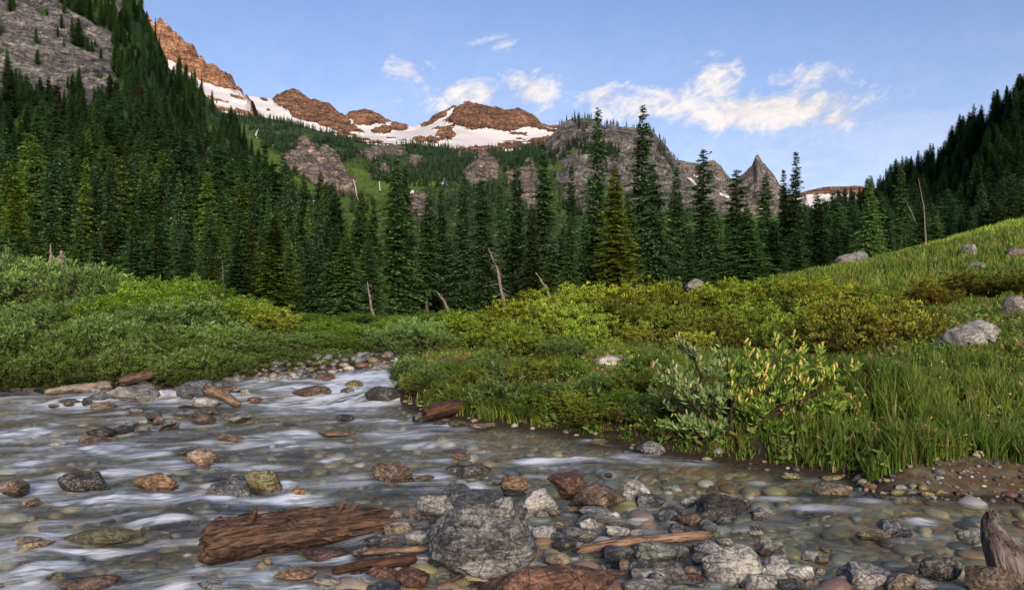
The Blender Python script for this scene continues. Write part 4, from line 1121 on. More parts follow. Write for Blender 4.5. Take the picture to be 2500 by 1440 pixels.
# ------------------------------------------------------------------ shrubs
def shrub(seed, clusters, per, leafL, leafW, cols, Hh=1.4, shell=.66, up=.5, stemcol=(.055, .04, .032), stems=26, lumps=2.4, lum_amp=.42, low=.05, brown=None, flower=None):
    """radius 1, height Hh; leaf clusters in a lumpy crown, curved stems under it"""
    r = np.random.default_rng(seed)
    G, S = Geo(), Geo()
    n = clusters
    d = unit(r.normal(0, 1, (n * 2, 3))); d = d[d[:, 2] > -.12][:n]; n = len(d)
    lum = 1 + lum_amp * fbm(d * lumps + seed * 7.1, 3, seed=seed) * 1.6
    rad = lum * (shell + (1 - shell) * r.random(n) ** .7)
    c = d * rad[:, None]
    c[:, 2] = np.abs(c[:, 2]) * Hh * .92 + low * Hh * .5
    c[:, :2] *= (.78 + .22 * np.clip(c[:, 2:3] / (Hh * .35), 0, 1))
    cen = np.repeat(c, per, 0)
    N = len(cen)
    out = np.repeat(d, per, 0)
    a = unit(out * .55 + np.array([0, 0, up]) + r.normal(0, .62, (N, 3)))
    cen = cen + a * leafL * .15 + r.normal(0, leafL * .34, (N, 3))
    b = np.cross(a, r.normal(0, 1, (N, 3)))
    cols = np.array(cols)
    pick = r.integers(0, len(cols), n); cc = np.repeat(cols[pick] * r.uniform(.55, 1.6, (n, 1)), per, 0) * r.uniform(.7, 1.3, (N, 1))
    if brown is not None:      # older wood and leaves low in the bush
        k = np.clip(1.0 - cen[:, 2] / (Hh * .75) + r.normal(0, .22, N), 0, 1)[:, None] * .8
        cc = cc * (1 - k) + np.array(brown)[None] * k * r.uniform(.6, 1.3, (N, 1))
    if flower is not None:
        f = r.random(N) < .3; cc[f] = np.array(flower) * r.uniform(.6, 1.4, (f.sum(), 1))
    L = leafL * r.uniform(.6, 1.25, N)
    G.leaves(cen, a, b, L, L * (leafW / leafL), cc, fold=.18)
    # old inner leaves and twigs; shade inside the bush put into their colour
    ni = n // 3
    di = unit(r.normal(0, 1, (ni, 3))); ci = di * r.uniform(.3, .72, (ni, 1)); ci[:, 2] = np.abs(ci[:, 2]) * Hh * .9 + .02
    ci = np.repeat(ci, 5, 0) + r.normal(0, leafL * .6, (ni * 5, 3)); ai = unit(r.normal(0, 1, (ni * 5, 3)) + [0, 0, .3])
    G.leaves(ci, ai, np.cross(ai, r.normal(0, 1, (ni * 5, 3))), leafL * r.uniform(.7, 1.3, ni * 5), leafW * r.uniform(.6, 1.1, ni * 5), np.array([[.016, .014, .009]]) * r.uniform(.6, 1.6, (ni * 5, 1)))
    for i in range(stems):
        tgt = c[r.integers(n)] * r.uniform(.75, 1.1)
        b0 = np.array([*(r.normal(0, .16, 2)), -.12])
        midp = b0 * .45 + tgt * .55 + np.array([*(r.normal(0, .08, 2)), -.10 * Hh])
        k = np.linspace(0, 1, 6)[:, None]
        path = (1 - k) ** 2 * b0 + 2 * k * (1 - k) * midp + k * k * tgt
        S.tube(path, np.linspace(.018, .005, 6) * r.uniform(.7, 1.3), 4, np.array(stemcol) * r.uniform(.7, 1.4))
    return G, S
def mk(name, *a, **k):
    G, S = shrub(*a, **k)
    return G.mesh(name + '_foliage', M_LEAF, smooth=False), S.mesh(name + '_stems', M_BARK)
GREYG = [(.165, .265, .075), (.14, .245, .05), (.205, .295, .11), (.11, .20, .04)]
BRIGHT = [(.135, .235, .026), (.165, .26, .034), (.105, .19, .024)]
YELLO = [(.20, .255, .036), (.165, .23, .03), (.24, .27, .046), (.13, .185, .026)]
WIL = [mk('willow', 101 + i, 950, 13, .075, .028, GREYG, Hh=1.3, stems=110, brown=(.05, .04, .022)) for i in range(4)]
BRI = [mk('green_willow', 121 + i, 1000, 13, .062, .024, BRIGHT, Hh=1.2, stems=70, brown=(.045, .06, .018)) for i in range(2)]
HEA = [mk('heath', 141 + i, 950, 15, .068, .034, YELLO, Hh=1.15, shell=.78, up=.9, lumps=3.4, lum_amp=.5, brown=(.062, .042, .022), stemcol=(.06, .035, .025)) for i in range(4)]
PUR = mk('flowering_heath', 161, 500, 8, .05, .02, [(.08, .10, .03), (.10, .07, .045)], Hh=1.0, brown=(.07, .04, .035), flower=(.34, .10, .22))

def put_shrub(pair, px, d, wpx, top, label, group, name='shrub', tint=(1, 1, 1), rz=None, gz_=None, deep=.8):
    x = (px - CX) / F * d
    g = gz1(x, d) if gz_ is None else gz_
    h = max(.25, CH + (HY - top) / F * d - g)
    wr_ = wpx * d / F / 2
    fol, stm = pair
    e = link(name, None, loc=(x, d + wr_ * deep * .3, g - .04), rot=(0, 0, rng.uniform(0, 6.28) if rz is None else rz), scale=(wr_, wr_, h / 1.35))
    tag(e, label, 'shrub', group)
    link('stems', stm, e); link('foliage', fol, e, color=(*tint, 1))
    return e

r = np.random.default_rng(99)
# left bank thicket: three ranks of willows
GA = 'willow shrubs of the left bank thicket'
TOPS = line([(-200, 590), (0, 602), (150, 622), (230, 650), (300, 650), (400, 634), (470, 654), (540, 680), (600, 712), (650, 740), (700, 775), (800, 792), (900, 800), (1000, 800)])
for i, px in enumerate(range(-294, 780, 78)):
    p = px + r.normal(0, 14); d = r.uniform(30, 36)
    kind = BRI[i % 2] if 320 < p < 640 else WIL[i % 4]
    put_shrub(kind, p, d, r.uniform(200, 260), TOPS(p) + r.uniform(-4, 14), ('bright green' if kind in BRI else 'grey-green') + ' willow shrub, %s from the left in the back rank of the left thicket' % ORD[i], GA, 'willow_shrub', tuple(np.array((1, 1, 1)) * r.uniform(.75, 1.2)))
for i, px in enumerate(range(-276, 900, 82)):
    p = px + r.normal(0, 16); d = r.uniform(23.5, 27)
    kind = BRI[i % 2] if (i % 4 == 2 or 560 < p < 700) else WIL[(i + 1) % 4]
    put_shrub(kind, p, d, r.uniform(190, 250), max(TOPS(p) + 50, 728 - .02 * p) + r.uniform(-12, 18), ('bright green' if kind in BRI else 'grey-green') + ' willow shrub, %s from the left in the middle rank of the left thicket' % ORD[i], GA, 'willow_shrub', tuple(np.array((1, 1, 1)) * r.uniform(.62, 1.2)))
for i, px in enumerate(range(-256, 830, 72)):
    p = px + r.normal(0, 12); x_, d_ = water_hit(p, np.interp(p, [0, 250, 560, 800], [950, 936, 915, 897])); d = d_ + r.uniform(.7, 1.2)
    put_shrub(WIL[(i + 2) % 4] if i % 5 else BRI[0], p, d, r.uniform(150, 210), np.interp(p, [0, 200, 500, 800], [770, 775, 785, 806]) + r.uniform(-22, 22), ('bright green' if i % 5 == 0 else 'grey-green') + ' willow shrub, %s from the left in the waterline rank of the left thicket' % ORD[i], GA, 'willow_shrub', tuple(np.array((1, 1, .95)) * r.uniform(.6, 1.1)))
for i, px in enumerate(range(-270, 830, 52)):
    p = px + r.normal(0, 12); x_, d_ = water_hit(p, np.interp(p, [0, 250, 560, 800], [950, 936, 915, 897])); d = d_ + r.uniform(-.5, .0)
    put_shrub(WIL[i % 4], p, d, r.uniform(120, 180), 846 + r.uniform(-18, 26), 'low willow sprout at the foot of the left thicket, %s from the left' % ORD[min(i, 23)], GA, 'willow_shrub', tuple(np.array((.9, .85, .75)) * r.uniform(.6, 1.05)), gz_=.03 + float(wz(d)))
# yellowish mounds near the low end
put_shrub(HEA[0], 640, 27, 170, 742, 'yellow-green mound at the low right end of the left thicket', GA, 'willow_shrub', (1.15, 1.1, .9))
put_shrub(HEA[2], 560, 29, 150, 716, 'yellow-green mound above the low end of the left thicket', GA, 'willow_shrub', (1.05, 1.05, .8))
put_shrub(BRI[0], 340, 27, 330, 672, 'big bright green dome on the left thicket', GA, 'willow_shrub', (1.1, 1.12, .85))
put_shrub(BRI[1], 440, 26, 300, 690, 'bright green dome right of the big one on the left thicket', GA, 'willow_shrub', (1.0, 1.0, .8))
# stream bend
put_shrub(BRI[0], 880, 24, 190, 782, 'bright green rounded shrub closing the stream bend', 'shrubs at the stream bend', 'willow_shrub', (1.05, 1.05, .9))
put_shrub(BRI[1], 800, 27, 180, 770, 'bright green shrub at the far end of the left bank', 'shrubs at the stream bend', 'willow_shrub', (1.05, 1.05, .9))
put_shrub(WIL[0], 960, 19, 150, 775, 'pale grey-green willow overhanging the rapids', 'shrubs at the stream bend', 'willow_shrub', (1.15, 1.15, 1.2))
put_shrub(WIL[1], 1030, 18, 150, 770, 'pale grey-green willow right of the one over the rapids', 'shrubs at the stream bend', 'willow_shrub', (1.1, 1.15, 1.15))
put_shrub(WIL[2], 1000, 15.2, 120, 862, 'small pale willow on the point of the right bank', 'shrubs at the stream bend', 'willow_shrub', (1.05, 1.1, 1.05))
put_shrub(BRI[0], 1080, 30, 190, 745, 'green shrub behind the pale willows at the bend', 'shrubs at the stream bend', 'willow_shrub', (.95, 1, .9))
for i in range(22):
    px = 620 + i * 24 + r.normal(0, 10); d = r.uniform(34, 54)
    put_shrub(BRI[i % 2], px, d, r.uniform(110, 170), 768 + r.uniform(-14, 10), 'green shrub on the flat below the firs beyond the bend, %s from the left' % ORD[i], 'shrubs beyond the stream bend', 'willow_shrub', (.9, .95, .85))
# right bank heath
GH = 'yellow-green heath shrubs of the right bank'
HEATH = [(1105, 21, 150, 760), (1180, 23, 170, 742), (1265, 24, 180, 716), (1350, 24.5, 180, 697), (1445, 25, 190, 688), (1530, 25, 180, 672), (1612, 25.5, 170, 670), (1700, 26, 170, 700), (1790, 26, 170, 676), (1880, 26, 180, 668), (1962, 25, 170, 660), (2045, 25, 160, 676), (2115, 24, 130, 694),
         (1160, 18, 170, 795), (1245, 17.5, 160, 770), (1332, 19, 180, 722), (1420, 19.5, 180, 735), (1510, 20, 190, 705), (1590, 19.5, 160, 740), (1560, 17, 130, 775), (1660, 18, 170, 735), (1750, 15.2, 190, 738), (1830, 19, 160, 722), (1920, 20, 170, 706), (2010, 19, 150, 712), (1702, 14.5, 130, 792), (1800, 14.2, 110, 790),
         (1430, 15.2, 130, 768), (1270, 14.6, 140, 788), (1120, 15, 120, 842), (1924, 14, 140, 745), (1980, 12.6, 150, 760), (2082, 12.2, 230, 715), (2190, 12.8, 200, 695), (2255, 13.5, 110, 730), (2280, 21, 130, 668), (2370, 23, 130, 660), (2455, 22, 130, 652), (2540, 21, 140, 640), (2140, 19, 120, 712), (1350, 13.4, 80, 862), (1190, 13.2, 90, 884)]
HL = {0: 'yellow-green heath shrub on the crest of the right bank, leftmost of its line', 6: 'yellow-green heath shrub forming the high point of the right bank crest', 12: 'yellow-green heath shrub at the right end of the crest line', 21: 'rounded heath shrub with brown underside above the catkin willow', 28: 'small bright heath mound beside the purple flowering one', 32: 'largest brown-bottomed heath shrub, standing in front of the grey boulder', 33: 'dark heath shrub joined to the right side of the largest one', 37: 'rusty heath shrub at the right edge under the fallen log'}
for i, (px, d, w, top) in enumerate(HEATH):
    br = (1.2 if i < 13 else 1.1)
    tint = (1.05 * br, 1.0 * br, .85) if i < 13 else (br * 1.0, br * .97, .9)
    if i in (31, 32, 33, 34): tint = (.95, .82, .75)
    if i in (27, 28): tint = (1.0, 1.12, .8)
    if i in (35, 36, 37, 38): tint = (1.12, .9, .75)
    lab = HL.get(i) or ('yellow-green heath shrub, %s from the left in the crest line of the right bank' % ORD[i] if i < 13 else 'heath shrub among the grass of the right bank slope, %s from the left' % ORD[sum(1 for q in HEATH[13:35] if q[0] < px)] if i < 35 else ('rusty heath shrub below the meadow boulders, %s from the left' % ORD[sum(1 for q in HEATH[35:] if q[0] < px)] if px > 2000 else 'small low heath mound in the bank grass near the flowering heath' if px < 1250 else 'small low heath mound left of the flat whitish boulder'))
    put_shrub(HEA[i % 4], px, d, w * 1.12, top, lab, GH, 'heath_shrub', tuple(np.array(tint) * r.uniform(.55, 1.25) * np.array((r.uniform(.82, 1.05), .97, 1))))
put_shrub(PUR, 1110, 13.9, 110, 822, 'dark heath mound covered in purple flowers by the stream bend', 'flowering heath', 'flowering_heath_shrub')
put_shrub(PUR, 1062, 13.6, 60, 858, 'smaller purple flowering heath at the water side', 'flowering heath', 'flowering_heath_shrub')
# low green fringe along the right waterline
for i, px in enumerate(range(1010, 1640, 58)):
    x_, d_ = water_hit(px, np.interp(px, [985, 1040, 1180, 1350, 1550, 1660], [978, 1012, 1034, 1056, 1092, 1112]))
    put_shrub(BRI[i % 2] if i % 3 else HEA[i % 4], px + r.normal(0, 10), d_ + .55, r.uniform(90, 130), np.interp(px, [1010, 1640], [905, 1010]) + r.uniform(-14, 22), 'low leafy shrub, %s from the left along the right waterline' % ORD[i], 'low shrubs along the right waterline', 'bank_shrub', (.92, .85, .9))

# mixed herbs and dwarf willows scattered through the bank grass
HERB = [(1060, 950), (1100, 925), (1150, 960), (1190, 930), (1240, 975), (1300, 940), (1340, 985), (1390, 930), (1420, 1000), (1470, 970), (1520, 1010), (1560, 960), (1590, 1030), (1315, 1010), (1450, 1035), (1200, 995), (1600, 905), (1660, 1010), (1380, 890), (1250, 905)]
for i, (px, py) in enumerate(HERB):
    q = ground_hit(px, py, 8, 20)
    put_shrub((WIL[i % 4], BRI[i % 2], HEA[i % 4])[i % 3], px, q[1], r.uniform(90, 150), py - r.uniform(45, 85), 'low leafy herb clump in the right bank grass, %s from the left' % ORD[sum(1 for h in HERB if h[0] < px)], 'herb clumps in the bank grass', 'herb_clump', tuple(np.array((.9, .9, .85)) * r.uniform(.65, 1.05)))
# sapling by the log and the catkin willow
def branchy(base, targets, r0, seed, leafL, leafW, cols, twigs=7, twigL=.2, leaves=12, catkin=0.0):
    r = np.random.default_rng(seed)
    S, G, ck = Geo(), Geo(), []
    for ti, tg in enumerate(targets):
        tg = np.array(tg); b0 = base + r.normal(0, .05, 3) * [1, 1, .2]
        L = np.linalg.norm(tg - b0)
        midp = b0 * .5 + tg * .5 + np.array([*(r.normal(0, .08 * L, 2)), r.uniform(-.12, .10) * L])
        k = np.linspace(0, 1, 12)[:, None]
        path = (1 - k) ** 2 * b0 + 2 * k * (1 - k) * midp + k * k * tg
        path += np.cumsum(r.normal(0, .009 * L, path.shape), 0)
        rr_ = r0 * (.35 + .65 * min(1, L / 1.0))
        S.tube(path, np.linspace(rr_, rr_ * .28, 12), 6, (.045, .03, .024))
        for q in range(twigs):
            f = r.uniform(.42, 1.0) if q else 1.0
            a = np.array([np.interp(f, k[:, 0], path[:, c]) for c in range(3)])
            dr = unit(unit(path[-1] - path[4]) * .7 + np.array([r.normal(0, .6), r.normal(0, .6), r.uniform(-.1, .9)]))
            tl = twigL * r.uniform(.5, 1.2)
            e = a + dr * tl
            S.tube([a, a * .5 + e * .5 + r.normal(0, .015, 3), e], [rr_ * .3, rr_ * .22, rr_ * .12], 4, (.06, .04, .025))
            n = leaves + r.integers(-3, 4)
            s = r.uniform(.35, 1.05, n)
            c0 = a + dr * (tl * s)[:, None]
            ax = unit(dr * .8 + r.normal(0, .55, (n, 3)) + np.array([0, 0, .35]))
            bb = np.cross(ax, r.normal(0, 1, (n, 3)))
            ll = leafL * r.uniform(.6, 1.2, n)
            pick = cols[0] if tg[0] < 2.35 else cols[1]
            G.leaves(c0, ax, bb, ll, ll * leafW / leafL, np.array(pick)[None] * r.uniform(.6, 1.4, (n, 1)), fold=.2, mid=.45)
            for _ in range(r.poisson(catkin)):
                ck.append((a + dr * tl * r.uniform(.9, 1.2) + r.normal(0, .02, 3), unit(np.array([r.normal(0, .3), r.normal(0, .3), 1.0])), r.uniform(.55, .85), tg[0]))
    return S, G, ck

wx0, wy0 = water_hit(1795, 1112)
WBASE = np.array((wx0, wy0 + .25, .10))
wt_px = [(1640, 905, .1), (1688, 868, .0), (1650, 950, -.2), (1622, 980, .15), (1742, 925, -.15), (1790, 905, .3), (1815, 890, -.1), (1850, 930, -.25), (1880, 880, .2), (1935, 868, .0), (1968, 895, -.15), (1998, 868, .25), (2040, 920, .1), (2062, 905, -.1), (2082, 975, .05), (2030, 985, -.25),
         (1668, 1055, -.2), (1700, 1010, .1), (1745, 985, -.3), (1840, 1005, -.3), (1905, 985, -.2), (1960, 1000, .2), (1890, 1105, -.25), (2068, 1098, -.1), (1985, 1060, -.2), (1930, 1060, .1), (1720, 1060, -.3), (1765, 885, .2)]
targets = [P(a, b, WBASE[1] + o) for a, b, o in wt_px]
S, G, ck = branchy(WBASE, targets, .024, 5, .088, .030, [(.19, .27, .10), (.19, .29, .05)], twigs=13, twigL=.20, leaves=19, catkin=1.35)
wl = link('catkin_willow', None, loc=WBASE)
tag(wl, 'spreading willow bush full of yellow catkins on the right waterline', 'shrub')
for nm, me in (('branches', S.mesh('willow_branches', M_BARK)), ('foliage', G.mesh('willow_leaves', M_LEAF, smooth=False))):
    link(nm, me, wl, loc=-WBASE)
cg = Geo(); kk = np.linspace(0, 1, 8)
cg.tube(np.stack([.10 * kk ** 2 * .12, 0 * kk, kk * .078], 1), .0135 * np.sin(np.pi * (kk * .86 + .1)) ** .6 + .002, 7, (.56, .50, .20))
cmesh = cg.mesh('catkin', M_LEAF)
for (p, ax, s, tx) in ck[:299]:
    q = Vector(ax).to_track_quat('Z', 'Y').to_euler()
    c = link('catkin', cmesh, wl, loc=p - WBASE, rot=q, scale=(s, s, s), color=((1.15, 1.05, .8, 1) if tx > 2.35 else (.85, .9, 1.2, 1)))
x_, d_ = water_hit(1238, 1036)
sb = np.array((x_, d_ + .3, .12))
S, G, ck = branchy(sb, [P(1238, 872, sb[1]), P(1205, 905, sb[1] + .1), P(1272, 900, sb[1] - .1), P(1180, 950, sb[1]), P(1300, 960, sb[1] + .1), P(1225, 960, sb[1] - .2), P(1265, 985, sb[1] - .2), P(1160, 985, sb[1] + .1)], .014, 8, .085, .035, [(.13, .19, .06), (.13, .19, .06)], twigs=8, twigL=.2, leaves=10)
sp = link('sapling', None, loc=sb); tag(sp, 'leafy willow sapling with thin dark stems beside the bank log', 'shrub')
link('branches', S.mesh('sapling_branches', M_BARK), sp, loc=-sb); link('foliage', G.mesh('sapling_leaves', M_LEAF, smooth=False), sp, loc=-sb)
x_, d_ = ground_hit(1640, 985)[:2]
sb = np.array((x_, d_, gz1(x_, d_)))
S, G, ck = branchy(sb, [P(1630, 880, sb[1]), P(1600, 930, sb[1]), P(1665, 920, sb[1])], .009, 9, .07, .03, [(.13, .2, .05)] * 2, twigs=6, twigL=.15, leaves=8)
sp = link('sapling', None, loc=sb); tag(sp, 'small leafy sapling in the grass left of the catkin willow', 'shrub')
link('branches', S.mesh('sapling_branches', M_BARK), sp, loc=-sb); link('foliage', G.mesh('sapling_leaves', M_LEAF, smooth=False), sp, loc=-sb)

# ------------------------------------------------------------------ grass
def grass_mesh(name, n, seed, pxr, dr, hfun, colfun, keepfun, wscale=1.0):
    r = np.random.default_rng(seed)
    d = np.exp(r.uniform(np.log(dr[0]), np.log(dr[1]), n)); px = r.uniform(pxr[0], pxr[1], n)
    x = (px - CX) / F * d
    # gather the blades into tufts
    tx = np.round(x / (.03 * d + .05)) * (.03 * d + .05)
    x = np.where(r.random(n) < .55, x * .45 + tx * .55, x)
    sd = stream_sd(x, d)
    k = keepfun(x, d, sd, r)
    x, d, sd = x[k], d[k], sd[k]; n = len(x)
    z = ground_z(x, d, sd) - .02
    p0 = np.stack([x, d, z], 1)
    h = hfun(x, d, sd, r)
    az = r.uniform(0, 6.28, n) ; lean = r.uniform(.08, .55, n)
    dv = np.stack([np.cos(az), np.sin(az), 0 * az], 1)
    w = (.0035 + .00055 * d) * r.uniform(.7, 1.4, n) * wscale
    sidev = np.stack([-np.sin(az + r.normal(0, .8, n)), np.cos(az + r.normal(0, .8, n)), 0 * az], 1)
    p1 = p0 + np.stack([0 * h, 0 * h, h * .55], 1) + dv * (h * lean * .25)[:, None]
    p2 = p0 + np.stack([0 * h, 0 * h, h * (1 - .25 * lean)], 1) + dv * (h * lean)[:, None]
    V = np.stack([p0 - sidev * w[:, None], p0 + sidev * w[:, None], p1 + sidev * w[:, None] * .8, p1 - sidev * w[:, None] * .8, p2 + sidev * w[:, None] * .12, p2 - sidev * w[:, None] * .12], 1).reshape(-1, 3)
    b = np.arange(n)[:, None] * 6
    Q = np.concatenate([b + np.array([[0, 1, 2, 3]]), b + np.array([[3, 2, 4, 5]])])
    C = colfun(x, d, sd, r)
    C = np.repeat(C, 6, 0)
    return mesh_data(name, V, quads=Q, mats=[M_GRASS], smooth=True, cattr={'Col': C})
def keep_r(x, y, sd, r):
    shelf = (x > 2.95) & (y < 6.88 + .12 * vnoise(xyz(x * 4, y * 3), 8))
    right = x > np.interp(y, [6, 9, 12, 14, 18, 24, 60], [0, .3, -1.6, -2.0, -2.4, -1.5, 3])
    thin = r.random(len(x)) < .55 * sstep(vnoise(xyz(x * 1.1, y * .8), 66), .15, .6)
    return (sd > .03) & right & ~shelf & ~thin
def h_r(x, y, sd, r):
    n = vnoise(xyz(x * .6, y * .45), 61)
    tall = sstep(x, 2.4, 3.2) * sstep(-y, -10.5, -8.6)
    under = 1 - .35 * sstep(-sd, -.7, -.3) * (x < 2.95) * (y < 9.5)
    return under * (.12 + .07 * n + .14 * tall + .002 * y) * (.75 + .5 * sstep(vnoise(xyz(x * 1.7, y * 1.3), 68), -.3, .5)) * r.uniform(.6, 1.3, len(x))
def c_r(x, y, sd, r):
    n = np.clip(fbm(xyz(x * .9, y * .7), 3, seed=63)[:, None] * 1.1 + .5, 0, 1)
    a = np.array([[.075, .135, .017]]); b = np.array([[.155, .215, .028]]); dry = np.array([[.22, .17, .07]])
    c = a * (1 - n) + b * n
    k = (r.random(len(x)) < .12)[:, None]
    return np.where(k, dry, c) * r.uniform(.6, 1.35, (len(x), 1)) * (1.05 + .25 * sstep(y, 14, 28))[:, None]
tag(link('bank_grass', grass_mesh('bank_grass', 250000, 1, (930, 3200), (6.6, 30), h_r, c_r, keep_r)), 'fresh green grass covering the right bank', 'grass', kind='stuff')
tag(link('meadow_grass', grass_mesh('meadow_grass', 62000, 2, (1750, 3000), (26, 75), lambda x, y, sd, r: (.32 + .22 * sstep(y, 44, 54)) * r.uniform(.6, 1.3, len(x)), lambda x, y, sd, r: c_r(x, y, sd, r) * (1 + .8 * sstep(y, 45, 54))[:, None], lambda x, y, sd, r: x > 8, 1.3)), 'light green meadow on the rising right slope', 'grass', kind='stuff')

# broad-leaved herbs and a few flowers among the grass
def herbs(n, seed):
    r = np.random.default_rng(seed); G = Geo()
    d = np.exp(r.uniform(np.log(6.9), np.log(26), n)); x = (r.uniform(960, 3150, n) - CX) / F * d
    sd = stream_sd(x, d); k = keep_r(x, d, sd, r) & (vnoise(xyz(x * .9, d * .7), 91) > -.25); x, d, sd = x[k], d[k], sd[k]; n = len(x)
    z = ground_z(x, d, sd)
    hh = r.uniform(.05, .22, n)
    base = np.repeat(np.stack([x, d, z + hh * .55], 1), 5, 0); N = len(base)
    a = unit(r.normal(0, 1, (N, 3)) * [1, 1, .35] + [0, 0, .45])
    L = np.repeat(r.uniform(.05, .12, n), 5) * r.uniform(.7, 1.3, N)
    cols = np.array([(.10, .18, .03), (.14, .22, .04), (.08, .14, .03), (.17, .20, .05), (.15, .12, .04)])[np.repeat(r.integers(0, 5, n), 5)] * r.uniform(.7, 1.3, (N, 1))
    base += r.normal(0, .03, (N, 3))
    G.leaves(base, a, np.cross(a, r.normal(0, 1, (N, 3))), L, L * r.uniform(.3, .55, N), cols)
    m = r.random(n) < .12; fx = np.stack([x, d, z + hh * 1.2 + .08], 1)[m]; M = len(fx)
    fc = np.array([(.55, .35, .05), (.5, .42, .3), (.45, .16, .10), (.42, .34, .2)])[r.integers(0, 4, M)]
    fx = np.repeat(fx, 3, 0); fa = unit(r.normal(0, 1, (M * 3, 3)))
    G.leaves(fx, fa, np.cross(fa, r.normal(0, 1, (M * 3, 3))), np.full(M * 3, .022), np.full(M * 3, .018), np.repeat(fc, 3, 0))
    return G
tag(link('bank_herbs', herbs(11500, 5).mesh('bank_herbs', M_LEAF, smooth=False)), 'broad-leaved herbs and small flowers among the right bank grass', 'herbs', kind='stuff')
# ------------------------------------------------------------------ stones
_ICO = {}
def ico(level):
    if level not in _ICO:
        bm = bmesh.new(); bmesh.ops.create_icosphere(bm, subdivisions=level, radius=1.0)
        _ICO[level] = (np.array([v.co[:] for v in bm.verts]), np.array([[v.index for v in f.verts] for f in bm.faces])); bm.free()
    return _ICO[level]

def stone_shape(seed, level=4, angular=.6, rough=.075, stretch=(1, 1, 1), cuts=None):
    V0, Fc = ico(level)
    r = np.random.default_rng(seed)
    V = V0.copy()
    angular = min(1.0, angular + .22); n = cuts if cuts is not None else int(6 + 10 * angular)
    for i in range(n):
        nrm = unit(r.normal(0, 1, 3)); c = r.uniform(.5, .84) if angular > .5 else r.uniform(.66, .92)
        ex = V @ nrm - c
        V -= np.where(ex > 0, ex, 0)[:, None] * nrm[None] * min(1.0, .62 + .5 * angular)
    V += V0 * (fbm(V * 1.3 + seed * 3.1, 3, seed=seed)[:, None] * rough * 2.2)
    V += V0 * (fbm(V * 4.5 + seed * 1.7, 4, .6, seed=seed + 3, ridged=True)[:, None] * rough * .7)
    if level >= 4: V += V0 * (fbm(V * 14 + seed, 3, .6, seed=seed + 7)[:, None] * rough * .28)
    lo, hi = V.min(0), V.max(0)
    V = (V - (lo + hi) / 2) / ((hi - lo) / 2)
    return V * np.array(stretch), Fc

PAL = dict(grey=(.23, .23, .215), slate=(.095, .105, .12), pale=(.34, .335, .31), white=(.45, .445, .42), rust=(.155, .072, .042), orange=(.26, .15, .07), tan=(.29, .225, .14), brown=(.165, .105, .065),
           dark=(.065, .06, .056), maroon=(.12, .07, .058), olive=(.19, .175, .06), green=(.17, .19, .165), yellow=(.31, .26, .12), bluegrey=(.15, .175, .20))
LICH = dict(grey=.75, slate=.5, pale=.6, white=.55, rust=.06, orange=.1, tan=.25, brown=.3, dark=.45, maroon=.12, olive=.1, green=.55, yellow=.1, bluegrey=.45)
CNAME = dict(grey='grey', slate='slate-blue', pale='pale grey', white='whitish', rust='rust-red', orange='orange-brown', tan='tan', brown='brown', dark='dark', maroon='maroon', olive='olive', green='grey-green', yellow='yellow', bluegrey='blue-grey')
BUMPS = []
rs = np.random.default_rng(404)
def rock(px, pyb, w, h, kind, label, ang=.55, name='rock', sub=False, deep=.8, level=None, tilt=0.0, seed=None, z=None, d=None, rz=None, group=None, wake=None, bury=.26):
    """stone whose foot shows at (px, pyb), w x h pixels in the photograph"""
    if d is None:
        x, d = water_hit(px, pyb)
        z0 = float(wz(d)) if z is None else z
    else:
        x = (px - CX) / F * d; z0 = gz1(x, d) if z is None else z
    W = w * d / F; Hh = max(.02, h * d / F * .9 - (W * deep * .25) * (pyb - HY) / F)
    Hh = max(Hh, h * d / F * .55)
    D = W * deep
    sd_ = int(abs(px * 7 + pyb * 13 + w)) % 9973 if seed is None else seed
    lv = level or (5 if w > 95 else 4 if w > 26 else 3)
    V, Fc = stone_shape(sd_, lv, ang)
    full = Hh * (1 + bury)
    V = V * np.array([W / 2 * 1.03, D / 2, full / 2])
    me = mesh_data(name, V, tris=Fc, mats=[M_ROCK])
    zc = z0 - full * bury / (1 + bury) + full / 2
    if sub: zc = z0 - .05 - full * .32
    col = np.array(PAL[kind]); col = (col * .78 + col.mean() * .22) * rs.uniform(.82, 1.1)
    o = link(name, me, loc=(x, d + D * .32, zc), rot=(rs.normal(0, .06), tilt, (rs.normal(0, .25) if rz is None else rz)), color=(*col, LICH[kind]))
    tag(o, label, 'rock', group)
    if z is None and d < 19:
        calm_ = x > .2 or (1000 < px < 2500 and pyb > 1190)
        wk = (.3 if calm_ else 1.1) if wake is None else wake
        BUMPS.append((x, d + D * .45, W * .8 + .04, D * .8 + .04, (.035 if sub else .012) * (0.4 if calm_ else 1), wk * (.7 if sub else 1)))
    return o

